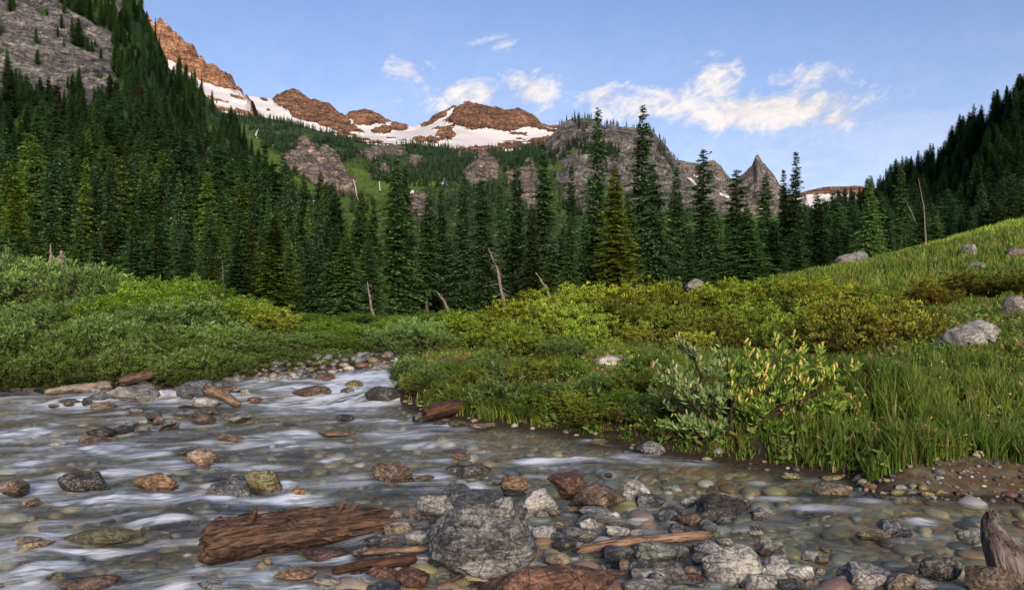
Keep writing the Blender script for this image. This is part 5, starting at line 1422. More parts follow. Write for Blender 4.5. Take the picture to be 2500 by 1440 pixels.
R_ = [
 # left bank group
 (311, 985, 125, 50, 'grey', 'broad dark grey slab with white lichen, largest of the left bank group', .7), (240, 978, 56, 26, 'slate', 'low slate rock at the upstream-left end of the bank group', .5), (356, 962, 74, 36, 'maroon', 'purplish rock behind the broad lichen slab', .5),
 (463, 970, 112, 48, 'bluegrey', 'long grey-white slab sloping right into the stream', .8), (391, 969, 36, 17, 'white', 'whitish stone leaning on the broad lichen slab', .4), (424, 969, 32, 17, 'white', 'second whitish stone beside the broad lichen slab', .4), (456, 975, 36, 15, 'dark', 'dark wet stone under the long sloping slab', .4),
 (496, 992, 68, 25, 'pale', 'smooth pale boulder in front of the short driftwood chunk', .3), (548, 962, 80, 22, 'brown', 'flat brown rock behind the short driftwood chunk', .8), (594, 965, 32, 19, 'white', 'small whitish wedge right of the flat brown rock', .7), (525, 954, 34, 24, 'grey', 'grey block above the flat brown rock', .7),
 (567, 939, 52, 22, 'grey', 'speckled grey rock at the left waterline', .6), (610, 934, 34, 12, 'dark', 'low dark stone at the left waterline', .5), (648, 937, 40, 20, 'pale', 'light grey rock in the line above the rapids', .6), (692, 933, 42, 21, 'grey', 'grey rock in the line above the rapids, left of the maroon one', .6), (792, 930, 48, 23, 'maroon', 'maroon rock at the head of the rapids', .5), (745, 925, 36, 14, 'dark', 'dark low stone left of the maroon rock', .5),
 (619, 984, 36, 15, 'orange', 'round orange-brown stone in the pool below the rapids', .2), (755, 966, 96, 28, 'brown', 'wide brown rock with rapids pouring round it', .5), (863, 949, 44, 24, 'olive', 'olive-brown rock in the white rapids', .4), (846, 961, 36, 18, 'dark', 'dark wet rock in the white rapids', .4), (936, 983, 98, 44, 'dark', 'dark lichen-spotted boulder at the point of the right bank', .7),
 (850, 903, 42, 15, 'brown', 'flat brown stone on the gravel above the rapids', .5), (885, 900, 36, 12, 'pale', 'pale stone on the gravel above the rapids', .5), (930, 902, 46, 19, 'grey', 'grey rock on the gravel above the rapids, rightmost', .5), (825, 904, 26, 14, 'grey', 'grey stone on the gravel above the rapids, leftmost', .5), (905, 907, 30, 9, 'tan', 'tan stone at the top lip of the rapids', .4),
 # left midstream
 (208, 988, 30, 20, 'dark', 'dark knob at the left of the pale orange rock', .6), (245, 999, 62, 20, 'tan', 'pale orange rock in the left shallows', .4), (165, 990, 24, 11, 'brown', 'small brown stone left of the pale orange rock', .3), (128, 996, 24, 10, 'orange', 'small orange stone in the left shallows', .3), (165, 985, 58, 12, 'dark', 'low dark ledge in the left shallows', .6),
 (338, 997, 34, 13, 'maroon', 'pinkish stone below the broad lichen slab', .3), (328, 1007, 40, 11, 'pale', 'pale flat stone in the left stream', .3), (370, 1025, 46, 25, 'dark', 'dark jagged rock heading the midstream cluster', .8), (384, 1037, 32, 25, 'brown', 'brown upright stone in the midstream cluster', .8), (410, 1047, 46, 23, 'slate', 'slate rock at the tail of the midstream cluster', .7),
 (449, 1016, 70, 20, 'bluegrey', 'blue-grey flat rock behind the maroon one', .7), (490, 1033, 62, 26, 'maroon', 'maroon rounded rock in midstream', .5), (510, 1012, 52, 18, 'dark', 'dark rock with a rusty end behind the maroon rounded one', .6), (571, 1031, 84, 28, 'grey', 'speckled grey block in midstream', .75),
 (313, 1044, 38, 17, 'green', 'pale green stone on the dark midstream ledge', .5), (340, 1038, 30, 16, 'pale', 'pale splinter on the dark midstream ledge', .8), (236, 1068, 78, 32, 'dark', 'dark mossy rock at the left of the midstream ledge', .6), (291, 1060, 66, 24, 'dark', 'black rock in the middle of the midstream ledge', .7), (346, 1060, 48, 24, 'slate', 'slate rock at the right of the midstream ledge', .7),
 (225, 1090, 92, 28, 'brown', 'low dark brown rock with water sliding over it', .4), (135, 1094, 42, 19, 'pale', 'pale round stone in the left rapids', .2), (554, 1081, 66, 25, 'orange', 'orange rock beside the standing wave', .4), (480, 1131, 80, 41, 'tan', 'tan-orange boulder in the left half of the stream', .5), (492, 1142, 52, 27, 'orange', 'orange stone against the tan-orange boulder', .5), (530, 1139, 34, 20, 'dark', 'dark stone right of the tan-orange boulder', .5),
 (447, 1112, 92, 24, 'green', 'grey-green sloping rock upstream of the tan-orange boulder', .5),
 (190, 1196, 125, 48, 'dark', 'large dark wet rock splitting the left current', .5), (366, 1202, 116, 52, 'orange', 'ochre rock with a small fall beside it', .6), (548, 1226, 120, 72, 'slate', 'big dark grey boulder over the white pool', .5), (634, 1206, 92, 64, 'olive', 'mossy olive boulder beside the big dark grey one', .35), (724, 1222, 36, 36, 'orange', 'ochre rock right of the small double fall', .5),
 (28, 1214, 74, 46, 'brown', 'brown rock cut by the left frame edge in the upper rapids', .6), (64, 1242, 56, 27, 'tan', 'tan rock with a dark foot near the left edge', .6), (50, 1350, 118, 42, 'tan', 'tan-brown boulder low at the left edge', .5), (228, 1334, 180, 36, 'olive', 'long olive rock barely above the water', .5), (205, 1452, 155, 44, 'brown', 'brown-grey rock cut by the bottom edge at the left', .6), (126, 1420, 52, 22, 'olive', 'olive stone above the rock at the lower left', .4),
 (957, 1177, 108, 54, 'brown', 'reddish brown wedge in midstream above the rotten log', .7), (1142, 1164, 112, 34, 'dark', 'dark rock with an ochre flank in midstream', .5), (1036, 1174, 48, 13, 'orange', 'flat orange stone right of the reddish wedge', .3), (1126, 1122, 46, 17, 'orange', 'orange stone in the quiet middle current', .3), (1205, 1182, 48, 19, 'pale', 'white-topped yellow stone left of the orange egg stone', .4), (1262, 1176, 26, 9, 'yellow', 'small yellow stone behind the orange egg stone', .3),
 (817, 1068, 92, 18, 'orange', 'long orange stone just breaking the surface', .3), (1180, 1048, 66, 16, 'tan', 'flat tan stone near the bank log', .4), (1072, 1040, 34, 14, 'dark', 'dark stone at the end of the bank log', .5), (1115, 1040, 44, 13, 'olive', 'olive stone in front of the bank log', .4), (1330, 1050, 34, 20, 'tan', 'tan stone at the foot of the grassy bank', .4), (1590, 1112, 74, 40, 'slate', 'dark blue-grey rock at the bank left of the catkin willow', .4), (840, 1030, 46, 20, 'dark', 'dark hump with white water behind it', .3), (1015, 1032, 22, 20, 'dark', 'small black rock with a spill at the bank log', .5),
 (1462, 1086, 50, 12, 'yellow', 'yellow stone close to the right bank current', .3), (1440, 1132, 44, 14, 'orange', 'orange stone in the right current', .3), (700, 1040, 40, 9, 'brown', 'brown stone awash below the rapids', .3),
 # foreground bar
 (1255, 1206, 66, 50, 'orange', 'egg-shaped orange-brown stone standing on the bar', .2), (1257, 1214, 58, 18, 'dark', 'dark stone under the orange egg stone', .4), (1114, 1224, 78, 48, 'slate', 'slate-blue wedge behind the lichen-spotted slab', .6), (1159, 1252, 150, 54, 'slate', 'long dark slab with pale lichen spots', .65), (1061, 1267, 102, 62, 'pale', 'pale green-white wedge with a sharp top', .8), (1050, 1278, 84, 24, 'dark', 'flat dark stone before the pale wedge', .5),
 (1319, 1252, 86, 62, 'white', 'whitish boulder netted with dark veins', .45), (1262, 1262, 52, 26, 'brown', 'brown stone left of the veined whitish boulder', .5), (1388, 1217, 100, 66, 'rust', 'rust-brown triangular rock on the near bar', .85), (1469, 1250, 148, 80, 'brown', 'lumpy brown boulder with orange cheeks', .6), (1556, 1228, 70, 62, 'white', 'white granite boulder behind the lumpy brown one', .45), (1592, 1238, 74, 36, 'slate', 'dark grey rock at the right of the white granite', .55), (1485, 1168, 22, 13, 'dark', 'small dark tip in open water', .5),
 (1455, 1269, 80, 32, 'bluegrey', 'blue-grey speckled wedge before the lumpy brown boulder', .7), (1472, 1275, 92, 11, 'white', 'flat white stone awash beside the blue-grey wedge', .4), (1355, 1260, 32, 18, 'tan', 'small tan-white stone near the veined boulder', .2), (1323, 1265, 38, 16, 'pale', 'small speckled stone below the veined boulder', .2), (1525, 1304, 76, 26, 'brown', 'brown rock just under and above the quiet water', .5), (1425, 1222, 32, 13, 'green', 'grey-green stone under the rust triangle', .3), (1400, 1250, 40, 14, 'olive', 'olive stone between the veined and the lumpy boulder', .3),
 (1267, 1402, 76, 50, 'pale', 'pale smooth stone leaning on the great boulder', .3), (1331, 1325, 62, 43, 'white', 'white speckled stone right of the great boulder', .3), (1363, 1382, 60, 33, 'tan', 'round tan stone right of the great boulder', .25), (1014, 1330, 70, 33, 'white', 'white rounded stone left of the great boulder', .2), (1031, 1300, 54, 25, 'green', 'grey-green stone above the white rounded one', .35), (1076, 1300, 50, 30, 'slate', 'speckled slate stone touching the great boulder', .5), (962, 1315, 84, 42, 'tan', 'ochre and white rock beside the rotten log end', .5),
 (780, 1372, 130, 40, 'maroon', 'smooth reddish flat stone under the rotten log', .4), (880, 1368, 48, 36, 'dark', 'dark speckled stone at the end of the small plank', .4), (929, 1422, 78, 42, 'rust', 'rust-red blocky stone, left of a pair', .85), (1002, 1446, 88, 62, 'rust', 'rust-red blocky stone, right of a pair', .85), (1162, 1432, 76, 16, 'dark', 'low dark stone before the great boulder', .5), (640, 1405, 46, 44, 'tan', 'pointed tan stone in front of the rotten log', .8), (715, 1425, 100, 46, 'orange', 'ochre and black mottled rock before the rotten log', .6), (533, 1418, 36, 18, 'yellow', 'yellow pebble under the log end', .2), (510, 1450, 100, 36, 'grey', 'speckled grey stone at the bottom below the log', .5), (795, 1440, 76, 36, 'pale', 'black and white mottled stone at the bottom edge', .6), (940, 1450, 90, 26, 'slate', 'dark slate stone below the rust-red pair', .4), (900, 1298, 40, 20, 'brown', 'brown stone behind the log end', .4),
 (1512, 1374, 70, 45, 'slate', 'smooth slate stone under the right end of the split plank', .35), (1617, 1374, 138, 58, 'green', 'large grey-green boulder under the split plank', .45), (1565, 1403, 70, 45, 'slate', 'speckled slate-blue stone before the grey-green boulder', .35), (1592, 1428, 92, 46, 'grey', 'round grey stone in front of the speckled slate one', .3), (1585, 1450, 116, 40, 'grey', 'grey stone cut by the bottom edge', .5), (1527, 1400, 32, 36, 'tan', 'orange and white stone beside the rust slab', .5), (1475, 1356, 44, 14, 'bluegrey', 'blue-grey stone behind the rust slab', .3),
 (1763, 1273, 136, 78, 'dark', 'large black and white lichened rock, tilted, on the right of the bar', .65), (1812, 1243, 38, 27, 'rust', 'rust stone at the right shoulder of the black and white rock', .6), (1738, 1205, 32, 20, 'maroon', 'maroon stone behind the black and white rock', .5), (1683, 1240, 44, 32, 'pale', 'pale stone at the left of the black and white rock', .5), (1640, 1264, 56, 30, 'dark', 'dark rusty stone left of the black and white rock', .6), (1768, 1280, 44, 24, 'bluegrey', 'blue-grey stone in front of the black and white rock', .5), (1690, 1292, 50, 45, 'brown', 'brown upright wedge in front of the black and white rock', .8), (1841, 1257, 34, 15, 'white', 'white fragment right of the black and white rock', .7),
 (1847, 1306, 40, 10, 'white', 'thin white stone awash in the right channel', .5), (1734, 1368, 72, 52, 'white', 'white and orange boulder behind the pale big one', .4), (1704, 1348, 40, 26, 'slate', 'dark stone right of the split plank', .4), (1771, 1332, 44, 22, 'pale', 'pale stone at the back of the pale big boulder', .3), (1797, 1431, 140, 114, 'pale', 'pale big round boulder with fine black lichen', .35), (1903, 1414, 88, 62, 'white', 'black and white mottled stone beside the pale big boulder', .4), (1856, 1452, 92, 54, 'pale', 'pale pointed stone at the bottom edge', .6),
 (1957, 1421, 74, 42, 'white', 'white stone with a rusty underside', .35), (1983, 1440, 40, 28, 'tan', 'small pinkish stone below the rusty-bottomed white one', .3), (1936, 1446, 64, 30, 'slate', 'dark stone at the bottom edge left of the pinkish one', .4), (2003, 1416, 30, 34, 'pale', 'thin upright pale stone right of the rusty-bottomed white one', .4), (1693, 1414, 52, 34, 'brown', 'brownish round stone left of the pale big boulder', .25), (1640, 1425, 84, 60, 'grey', 'grey sloping stone between the slate and the pale big boulder', .45), (1605, 1440, 40, 40, 'slate', 'slate stone in the bottom pile', .5),
 (2069, 1417, 44, 37, 'white', 'white speckled stone standing alone in the shallows', .25), (2140, 1442, 124, 64, 'pale', 'large speckled white boulder at the lower right', .35), (2206, 1452, 94, 60, 'tan', 'orange striped rock on the speckled white boulder', .9), (2265, 1447, 62, 32, 'pale', 'pale stone right of the orange striped rock', .4), (2311, 1414, 94, 60, 'dark', 'shiny dark green boulder in the right channel', .25), (2440, 1452, 140, 80, 'brown', 'rough brown-grey rock in the lower right corner', .6),
 (2135, 1318, 90, 31, 'yellow', 'yellow dome-shaped stone in the right channel', .2), (2194, 1310, 78, 44, 'slate', 'dark pointed stone behind the yellow dome-shaped one', .5), (2384, 1326, 68, 42, 'green', 'grey-green stone behind the driftwood horn', .3), (2042, 1209, 92, 33, 'tan', 'white and ochre rock near the right gravel shelf', .5), (1933, 1172, 50, 17, 'yellow', 'yellowish stone at the edge below the catkin willow', .3), (2038, 1174, 52, 15, 'yellow', 'yellow flat stone below the grass tuft', .3), (2129, 1183, 60, 30, 'slate', 'smooth dark stone on the gravel shelf', .4), (2098, 1180, 34, 26, 'brown', 'brown stone left of the smooth dark one', .4),
 (2198, 1172, 38, 27, 'bluegrey', 'blue-grey cobble on the gravel shelf', .3), (2230, 1212, 52, 22, 'green', 'grey-green cobble at the gravel shelf edge', .3), (2127, 1202, 30, 25, 'orange', 'salmon pointed stone at the gravel shelf edge', .6), (2270, 1209, 30, 17, 'rust', 'reddish cobble at the gravel shelf edge', .3), (2385, 1172, 30, 26, 'slate', 'dark cobble in the shelf grass', .3), (2365, 1174, 28, 22, 'brown', 'brown cobble in the shelf grass', .3), (2442, 1180, 32, 19, 'pale', 'pale cobble far right on the shelf', .3), (2478, 1188, 30, 22, 'maroon', 'reddish cobble at the right edge of the shelf', .3), (2010, 1380, 34, 21, 'yellow', 'yellow cobble in the right shallows', .2), (1870, 1358, 34, 21, 'rust', 'rust cobble in the right shallows', .4), (2020, 1350, 34, 16, 'tan', 'tan cobble in the right shallows', .3),
]
for t in R_:
    rock(t[0], t[1], t[2], t[3], t[4], t[5], t[6])
SUBM = [(577, 1130, 48, 20, 'yellow'), (659, 1132, 56, 20, 'orange'), (272, 1213, 84, 40, 'yellow'), (176, 1412, 140, 50, 'maroon'), (422, 1274, 106, 24, 'rust'), (942, 1133, 80, 18, 'yellow'), (1024, 1139, 64, 16, 'olive'), (1882, 1330, 72, 20, 'green'), (2260, 1230, 70, 20, 'green'), (1600, 1200, 70, 20, 'yellow'), (2000, 1235, 80, 22, 'orange'), (470, 1250, 70, 24, 'olive'), (590, 1300, 90, 30, 'yellow'), (700, 1290, 80, 26, 'olive'), (300, 1390, 90, 30, 'green'), (120, 1270, 80, 24, 'tan'), (380, 1300, 80, 26, 'tan'), (1380, 1300, 70, 20, 'olive'), (1290, 1110, 70, 14, 'olive'), (720, 1110, 60, 14, 'green'), (640, 1050, 60, 12, 'yellow'), (1110, 1090, 60, 14, 'rust')]
for (px, py, w, h, k) in SUBM:
    rock(px, py, w, h, k, 'submerged %s stone showing through the running water' % CNAME[k], .3, 'submerged_rock', sub=True, group='stones under the running water', wake=.35)
# the great boulder and the long rust slab
gb = rock(1176, 1416, 290, 236, 'grey', 'great grey boulder with dark diagonal bands in the middle foreground', .75, 'boulder', level=6, seed=84, deep=.85, rz=.2, tilt=.10, bury=.2)
_v = np.empty(len(gb.data.vertices) * 3); gb.data.vertices.foreach_get('co', _v); _v = _v.reshape(-1, 3)
_zn = _v[:, 2] / np.abs(_v[:, 2]).max(); _v[:, :2] *= (1 + .16 * np.clip(-_zn, -.45, .9) - .05)[:, None]
gb.data.vertices.foreach_set('co', _v.ravel()); gb.data.update()
gb.data.materials[0] = M_BANDED
gb.color = (.20, .205, .205, .45)
sl = rock(1330, 1470, 410, 108, 'rust', 'long rust-red slab with dark patches along the bottom edge', .95, 'slab', level=5, seed=31, deep=.45, tilt=-.12, bury=.3)
# more broken stone filling the pile, each a stone of its own
k_ = 0
while k_ < 52:
    px, py = rs.uniform(860, 2300), rs.uniform(1262, 1442)
    x, d = water_hit(px, py)
    if not in_poly(np.array([x]), np.array([d]), BAR)[0]: continue
    if any(abs(px - t[0]) < .5 * t[2] and -.25 * t[3] < t[1] - py < t[3] for t in R_) or (1030 < px < 1330 and py > 1240) or (1150 < px < 1530 and py > 1350): continue
    w = rs.uniform(30, 62); kk_ = ['grey', 'slate', 'pale', 'rust', 'brown', 'tan', 'green', 'bluegrey', 'dark', 'white'][k_ % 10]
    rock(px, py, w, w * rs.uniform(.4, .7), kk_, 'broken %s stone in the near pile, %s' % (CNAME[kk_], 'left of the great boulder' if px < 1040 else 'right of the great boulder' if px < 1450 else 'around the pale round boulder' if px < 1950 else 'near the speckled white boulder'), rs.uniform(.3, .8), 'stone', group='broken stones of the near pile', wake=0)
    k_ += 1
# boulders in the grass
for (px, py, w, h, kind, lab, ang, d) in [(1500, 897, 92, 32, 'white', 'flat whitish boulder in the grass of the right bank', .6, None), (1448, 940, 38, 26, 'bluegrey', 'small blue-grey stone below the flat whitish boulder', .4, None), (2390, 850, 146, 80, 'pale', 'large pale grey boulder in the grass at the far right', .55, None), (2086, 650, 86, 42, 'grey', 'pale cracked boulder at the meadow foot below the firs', .7, None), (2376, 627, 44, 34, 'grey', 'upright grey rock high on the meadow', .7, None),
                                          (2394, 664, 58, 26, 'grey', 'dark flat rock pair piece on the meadow', .6, None), (1696, 700, 44, 22, 'grey', 'grey rock tip over the crest of the heath', .5, 27), (2492, 775, 60, 60, 'grey', 'grey boulder cut by the right frame edge', .5, None), (1980, 1030, 70, 30, 'bluegrey', 'blue-grey stone in the grass behind the catkin willow', .4, None), (1765, 970, 30, 20, 'bluegrey', 'small bluish stone behind the catkin willow stems', .4, None), (2395, 1116, 40, 17, 'tan', 'flat tan stone where the grass meets the shelf', .4, None), (1975, 960, 60, 34, 'tan', 'pinkish stone behind the right branches of the catkin willow', .5, None)]:
    if d is None:
        q = ground_hit(px, py, 6.5, 70); dd = q[1]; zz = q[2]
    else: dd, zz = d, CH + (HY - py) / F * d
    rock(px, py, w, h, kind, lab, ang, 'boulder' if w > 60 else 'rock', d=dd, z=zz, bury=.5, level=4)
# bank stones at the left thicket foot
for i in range(14):
    px = rs.uniform(0, 260); rock(px, 958 + rs.uniform(-10, 4), rs.uniform(18, 34), rs.uniform(9, 15), ['dark', 'brown', 'maroon', 'grey'][i % 4], 'small dark stone at the foot of the left thicket', .5, group='bank stones under the left thicket', wake=0)
# cobbles of the bar and of the gravel shelf, too alike to tell apart
KN = list(PAL)
SHAPES = [mesh_data('cobble', stone_shape(900 + i, 3, [.2, .35, .5][i % 3])[0], tris=ico(3)[1], mats=[M_ROCK]) for i in range(9)]
n = 0
while n < 118:
    shelf = n >= 78
    px, py = (rs.uniform(2090, 2500), rs.uniform(1160, 1218)) if shelf else (rs.uniform(830, 2480), rs.uniform(1200, 1438))
    x, d = water_hit(px, py)
    if not shelf and not in_poly(np.array([x]), np.array([d]), BAR)[0]: continue
    s = rs.uniform(.018, .045) if not shelf else rs.uniform(.02, .042)
    g = gz1(x, d)
    k = KN[rs.integers(len(KN))]
    o = link('cobble', SHAPES[rs.integers(9)], loc=(x, d, g + s * .35), rot=(rs.normal(0, .3), rs.normal(0, .3), rs.uniform(0, 6.28)), scale=(s * rs.uniform(.9, 1.5), s * rs.uniform(.8, 1.2), s * rs.uniform(.55, .9)), color=(*(np.array(PAL[k]) * rs.uniform(.8, 1.1)), LICH[k] * .6))
    tag(o, 'small cobble on the gravel shelf at the right waterline' if shelf else 'small cobble wedged between the stones of the near bar', 'cobble', 'cobbles of the gravel shelf' if shelf else 'cobbles of the near bar')
    n += 1
# bed cobbles and pebbles beyond counting
def scatter_stones(name, label, n, level, sizes, region, seed, lift, lum=(.5, 1.0)):
    r = np.random.default_rng(seed); V0, Fc = ico(level)
    VV, FF, CC = [], [], []
    xs, ys, k = [], [], 0
    while len(xs) < n:
        d = np.exp(r.uniform(np.log(3.6), np.log(20), 6000)); px = r.uniform(-100, 2900, 6000); x = (px - CX) / F * d
        sd = stream_sd(x, d); ok = region(x, d, sd)
        xs.extend(x[ok]); ys.extend(d[ok])
    xs = np.array(xs[:n]); ys = np.array(ys[:n]); zs = ground_z(xs, ys)
    cols = np.array(list(PAL.values())); cols = cols * .72 + cols.mean(1, keepdims=True) * .28; wgt = np.array([1.2, .8, .8, .5, .7, .9, 1.6, 1.2, .8, .7, 1.4, 1.1, 1.1, .8]); wgt /= wgt.sum()
    for i in range(n):
        s = np.exp(r.uniform(np.log(sizes[0]), np.log(sizes[1])))
        sc = s * np.array([r.uniform(.9, 1.5), r.uniform(.8, 1.2), r.uniform(.45, .8)])
        a = r.uniform(0, 6.28); c, sn = math.cos(a), math.sin(a)
        V = V0 * (1 + .18 * np.sin(V0[:, [1, 2, 0]] * r.uniform(1.5, 3.5) + r.uniform(0, 6, 3)))
        V = V * sc; V = np.stack([V[:, 0] * c - V[:, 1] * sn, V[:, 0] * sn + V[:, 1] * c, V[:, 2]], 1) + np.array([xs[i], ys[i], zs[i] + sc[2] * lift])
        VV.append(V); FF.append(Fc + i * len(V0)); CC.append(np.repeat((cols[r.choice(len(cols), p=wgt)] * r.uniform(*lum))[None], len(V0), 0))
    me = mesh_data(name, np.concatenate(VV), tris=np.concatenate(FF), mats=[M_PEBBLE], cattr={'Col': np.concatenate(CC)})
    return tag(link(name, me), label, 'stones', kind='stuff')
scatter_stones('bed_stones', 'stones of the stream bed seen through the water', 2000, 2, (.03, .10), lambda x, y, sd: (sd < -.45) | ((sd < -.1) & (x > 3)), 1, .1, (.8, 1.4))
scatter_stones('pebbles', 'pebbles filling the gaps of the near bar and the gravel shelf', 3800, 2, (.008, .022), lambda x, y, sd: (in_poly(x, y, BAR)) | ((sd > -.15) & (sd < 1.1) & (x > 2.9) & (y < 8.3)), 2, .4)
scatter_stones('upstream_gravel', 'grey gravel of the bar above the rapids and along the left waterline', 700, 2, (.03, .11), lambda x, y, sd: (y > 14.8) & (x > -9) & (x < -1.2) & (sd > -.25) & (sd < .9), 4, .35)
scatter_stones('bank_pebbles', 'small stones along the waterline', 110, 2, (.02, .055), lambda x, y, sd: (sd > -.25) & (sd < .12) & (y > 6), 3, .3)

# ------------------------------------------------------------------ driftwood
def log(name, a, b, ra, rb, mat, label, seed=0, rag=.25, bend=.05, flat=1.0, n=90, m=36, cat='log', ends=.5, group=None, plates=0.0):
    """a weathered trunk from a to b with splintered ends; its own X axis runs along the grain"""
    a, b = np.array(a, float), np.array(b, float)
    L = np.linalg.norm(b - a); r = np.random.default_rng(seed)
    t = np.linspace(0, 1, n); th = np.arange(m) / m * 2 * np.pi
    T, TH = np.meshgrid(t, th, indexing='ij')
    R0 = ra * (1 - T) + rb * T
    cy, sy = np.cos(TH), np.sin(TH)
    pn = np.stack([T.ravel() * L / (ra * 5.5), cy.ravel() * 2.2, sy.ravel() * 2.2], 1) + seed * 3.3
    grain = fbm(np.stack([T.ravel() * L / (ra * 9), cy.ravel() * 5.5, sy.ravel() * 5.5], 1) + seed, 4, .6, seed=seed + 1, ridged=True)
    big = fbm(pn, 4, .55, seed=seed)
    chips = fbm(np.stack([T.ravel() * L / (ra * 1.6), cy.ravel() * 3.5, sy.ravel() * 3.5], 1) + seed, 3, .6, seed=seed + 5)
    splin = fbm(np.stack([T.ravel() * L / (ra * 2.2), cy.ravel() * 11, sy.ravel() * 11], 1) + seed, 3, .6, seed=seed + 15, ridged=True)
    Rr = R0.ravel() * (1 + rag * big + rag * .45 * grain + rag * .35 * chips + rag * .3 * splin)
    if plates > 0:
        pl = fbm(np.stack([T.ravel() * L / (ra * 2.6), cy.ravel() * 4.5, sy.ravel() * 4.5], 1) + seed * 2, 3, .6, seed=seed + 21)
        st_ = np.floor(pl * 5.0) / 5.0
        Rr = Rr + R0.ravel() * plates * (st_ * .8 + .25 * pl)
    endt = np.clip(np.minimum(T, 1 - T).ravel() / .09, 0, 1)
    Rr = Rr * (.5 + .5 * np.sqrt(endt))
    jag = ends * ra * fbm(np.stack([cy.ravel() * 3.3, sy.ravel() * 3.3, 0 * T.ravel() + seed], 1), 3, .6, seed=seed + 8)
    X = T.ravel() * L + jag * np.where(T.ravel() < .5, 1, -1) * (1 - np.clip(np.minimum(T, 1 - T).ravel() / .25, 0, 1)) * 1.6
    Yv = Rr * cy.ravel() + bend * L * np.sin(T.ravel() * np.pi)
    Zv = Rr * sy.ravel() * flat + .4 * bend * L * np.sin(T.ravel() * 5)
    V = np.stack([X, Yv, Zv], 1)
    i = np.arange(n - 1)[:, None] * m; j = np.arange(m)[None]; j2 = (j + 1) % m
    Q = np.stack([i + j, i + j2, i + m + j2, i + m + j], -1).reshape(-1, 4)
    e0 = V[:m].mean(0) + [.25 * ra, 0, 0]; e1 = V[-m:].mean(0) - [.25 * rb, 0, 0]
    k = len(V); V = np.concatenate([V, [e0, e1]])
    tr = [(k, (q + 1) % m, q) for q in range(m)] + [(k + 1, (n - 1) * m + q, (n - 1) * m + (q + 1) % m) for q in range(m)]
    me = mesh_data(name, V, quads=Q, tris=np.array(tr), mats=[mat])
    ux = unit(b - a); uz = unit(np.array([0, 0, 1.0]) - ux * ux[2]); uy = np.cross(uz, ux)
    o = link(name, me); o.matrix_world = Matrix(((ux[0], uy[0], uz[0], a[0]), (ux[1], uy[1], uz[1], a[1]), (ux[2], uy[2], uz[2], a[2]), (0, 0, 0, 1)))
    return tag(o, label, cat, group)
def W(px, py, up=0.0):
    x, d = water_hit(px, py); return np.array((x, d, float(wz(d)) + up))
log('rotten_log', W(496, 1372, .09), W(948, 1300, .10), .132, .092, M_ROTTEN, 'rotten reddish-brown log lying across the near shallows', 3, rag=.24, bend=.02, n=300, m=120, ends=.22, plates=.5)
RL = bpy.data.objects['rotten_log']
for (lx, ly, lz, dx, dz, ln) in [(.28, -.03, .135, .3, .9, .085), (.52, -.08, .10, -.5, .6, .05), (.86, -.02, .12, .5, .8, .06), (.70, -.115, -.02, .6, -.4, .07), (.95, .0, .10, .8, .5, .05)]:
    sg = Geo(); p_ = np.array((lx, ly, lz)); dv = unit(np.array((dx, -.25, dz)))
    sg.tube([p_ - dv * .05, p_ + dv * ln * .5, p_ + dv * ln], [.024, .017, .006], 8, (.12, .07, .05))
    link('broken_stub', sg.mesh('broken_stub', M_ROTTEN), RL)
log('split_plank', W(1412, 1362, .05), W(1738, 1332, .075), .036, .034, M_DRIFT, 'pale split plank of driftwood resting on the stones right of the rust slab', 5, rag=.22, bend=.015, flat=.8, ends=.7)
log('split_plank', W(885, 1372, .055), W(1046, 1362, .06), .026, .030, M_DRIFT, 'short pale split plank between the rotten log and the great boulder', 6, rag=.3, bend=.01, flat=.6, n=60, m=24)
log('wet_branch', W(812, 1412, .03), W(1016, 1388, .055), .022, .036, M_WETWOOD, 'wet dark red branch lying above the rust-red pair', 7, rag=.25, bend=.03, n=60, m=20)
log('bank_log', W(1036, 1030, .10), W(1190, 1014, .22), .105, .095, M_WETWOOD, 'dark barkless log sticking out of the right bank', 8, rag=.12, bend=.02, n=80, m=32)
log('root_curl', W(1056, 1020, .18), P(1085, 990, W(1056, 1020)[1]), .02, .02, M_WETWOOD, 'curled dead root above the bank log', 9, bend=.35, n=40, m=12, cat='root')
log('drift_log', W(108, 962, .03), W(275, 955, .10), .05, .10, M_GREYWOOD, 'long grey driftwood log along the foot of the left thicket', 10, rag=.15, bend=.02, n=70, m=22)
log('drift_log', W(292, 950, .12), P(378, 912, W(292, 950)[1] + .3), .10, .07, M_ROTTEN, 'reddish driftwood log rising behind the broad lichen slab', 11, rag=.18, bend=.01, n=70, m=24)
log('drift_chunk', W(505, 974, .14), W(585, 992, .03), .10, .05, M_DRIFT, 'short tapered driftwood chunk in the left bank group', 12, rag=.2, bend=.05, n=50, m=24)
log('drift_stick', W(390, 1058, .03), W(432, 1046, .08), .016, .010, M_WETWOOD, 'thin dark stick at the tail of the midstream cluster', 13, n=30, m=10, cat='stick')
log('drift_stick', W(436, 1003, .05), W(490, 1000, .04), .022, .014, M_WETWOOD, 'thin curved stick near the smooth pale boulder', 14, bend=.12, n=30, m=10, cat='stick')
q = ground_hit(2460, 640, 10, 70); q2 = P(2560, 612, q[1] - 1)
log('fallen_log', q + [0, 0, .25], q2, .22, .26, M_GREYWOOD, 'grey fallen log on the meadow at the right frame edge', 15, rag=.12, n=60, m=20)
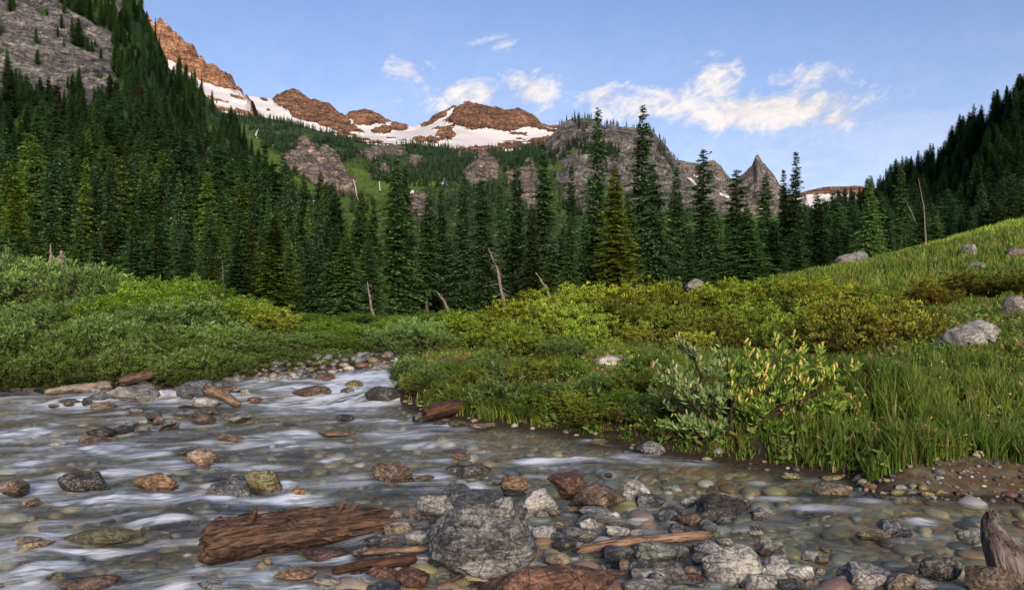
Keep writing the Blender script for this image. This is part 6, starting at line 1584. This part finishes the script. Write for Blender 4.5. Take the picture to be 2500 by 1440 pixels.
# weathered root horn at the lower right
h0 = W(2486, 1420, -.03); h1 = P(2428, 1250, h0[1] + .12)
log('driftwood_horn', h0, h1, .135, .036, M_HORN, 'smooth grey driftwood horn standing out of the water at the lower right', 16, rag=.10, bend=.16, n=90, m=36, ends=.2)
log('root_curl', W(2505, 1400, .05), P(2470, 1330, W(2505, 1400)[1]), .03, .02, M_WETWOOD, 'dark broken root beside the driftwood horn', 17, bend=.1, n=30, m=12, cat='root')
def twig(pts, rad, label):
    G = Geo(); G.tube(np.array(pts), np.linspace(rad, rad * .5, len(pts)), 6, (.09, .055, .035))
    tag(link('twig', G.mesh('twig', M_BARK)), label, 'twig')
twig([W(973, 1250, -.02), P(978, 1232, W(973, 1250)[1]), P(982, 1216, W(973, 1250)[1])], .004, 'upright dark twig in the water right of the rotten log')
twig([W(1652, 1380, .0), P(1656, 1350, W(1652, 1380)[1]), P(1661, 1322, W(1652, 1380)[1])], .006, 'upright reddish twig before the split plank')
twig([W(2030, 1420, .0), P(2036, 1402, W(2030, 1420)[1]), P(2056, 1394, W(2030, 1420)[1])], .005, 'bent dark twig beside the lone white speckled stone')
twig([W(2042, 1352, .0), P(2050, 1344, W(2042, 1352)[1]), P(2054, 1340, W(2042, 1352)[1])], .004, 'tiny dark twig in the right shallows')
for i, pts in enumerate([[(195, 905), (210, 892), (225, 884)], [(205, 912), (207, 898), (204, 888)], [(250, 900), (262, 918), (262, 932)], [(150, 905), (160, 922), (172, 936)]]):
    dd = 16.3
    twig([P(a, b, dd - .1 * k) for k, (a, b) in enumerate(pts)], .02, ['bleached forked stick caught in the left thicket', 'bleached upright stick by the forked one', 'thin tan stick hanging over the drift log', 'pale stick slanting down at the left thicket foot'][i])

# thin falls on the headwall
def fall(pts, w, d, label):
    pts = np.array(pts, float); V = []
    for k, (a, b) in enumerate(pts):
        ww = w * (.5 + .5 * k / (len(pts) - 1))
        V += [P(a - ww, b, d[k]), P(a, b, d[k] - 4), P(a + ww, b, d[k])]
    n = len(pts); Q = []
    for k in range(n - 1): Q += [(3 * k, 3 * k + 1, 3 * k + 4, 3 * k + 3), (3 * k + 1, 3 * k + 2, 3 * k + 5, 3 * k + 4)]
    tag(link('waterfall', mesh_data('waterfall', V, quads=np.array(Q), mats=[M_FALL])), label, 'waterfall', 'falls on the headwall')
def head_depth(px, py):
    PXh, PYh, Vh = H_HEAD['PX'], H_HEAD['PY'], H_HEAD['V']
    c = np.argmin(np.abs(PXh[0] - px)); f = Vh[:, c]
    ypix = HY - (f[:, 2] - CH) / f[:, 1] * F
    k = np.argmin(np.abs(ypix - py) + 1e-4 * f[:, 1])
    return f[k, 1] - 6
for pts, w, lab in [([(636, 302), (630, 316), (624, 330), (630, 340)], 2.4, 'braided white waterfall high on the left of the headwall'), ([(688, 424), (698, 440), (712, 456), (726, 474)], 1.8, 'white cascade along the left foot of the rusty cliff'), ([(862, 438), (868, 456), (870, 476), (876, 490), (884, 508)], 1.8, 'thin waterfall at the right end of the rusty cliff'), ([(925, 428), (926, 446), (928, 466)], 1.5, 'short waterfall left of the central green bench')]:
    fall(pts, w, [head_depth(a, b) for a, b in pts], lab)

build_water(BUMPS)
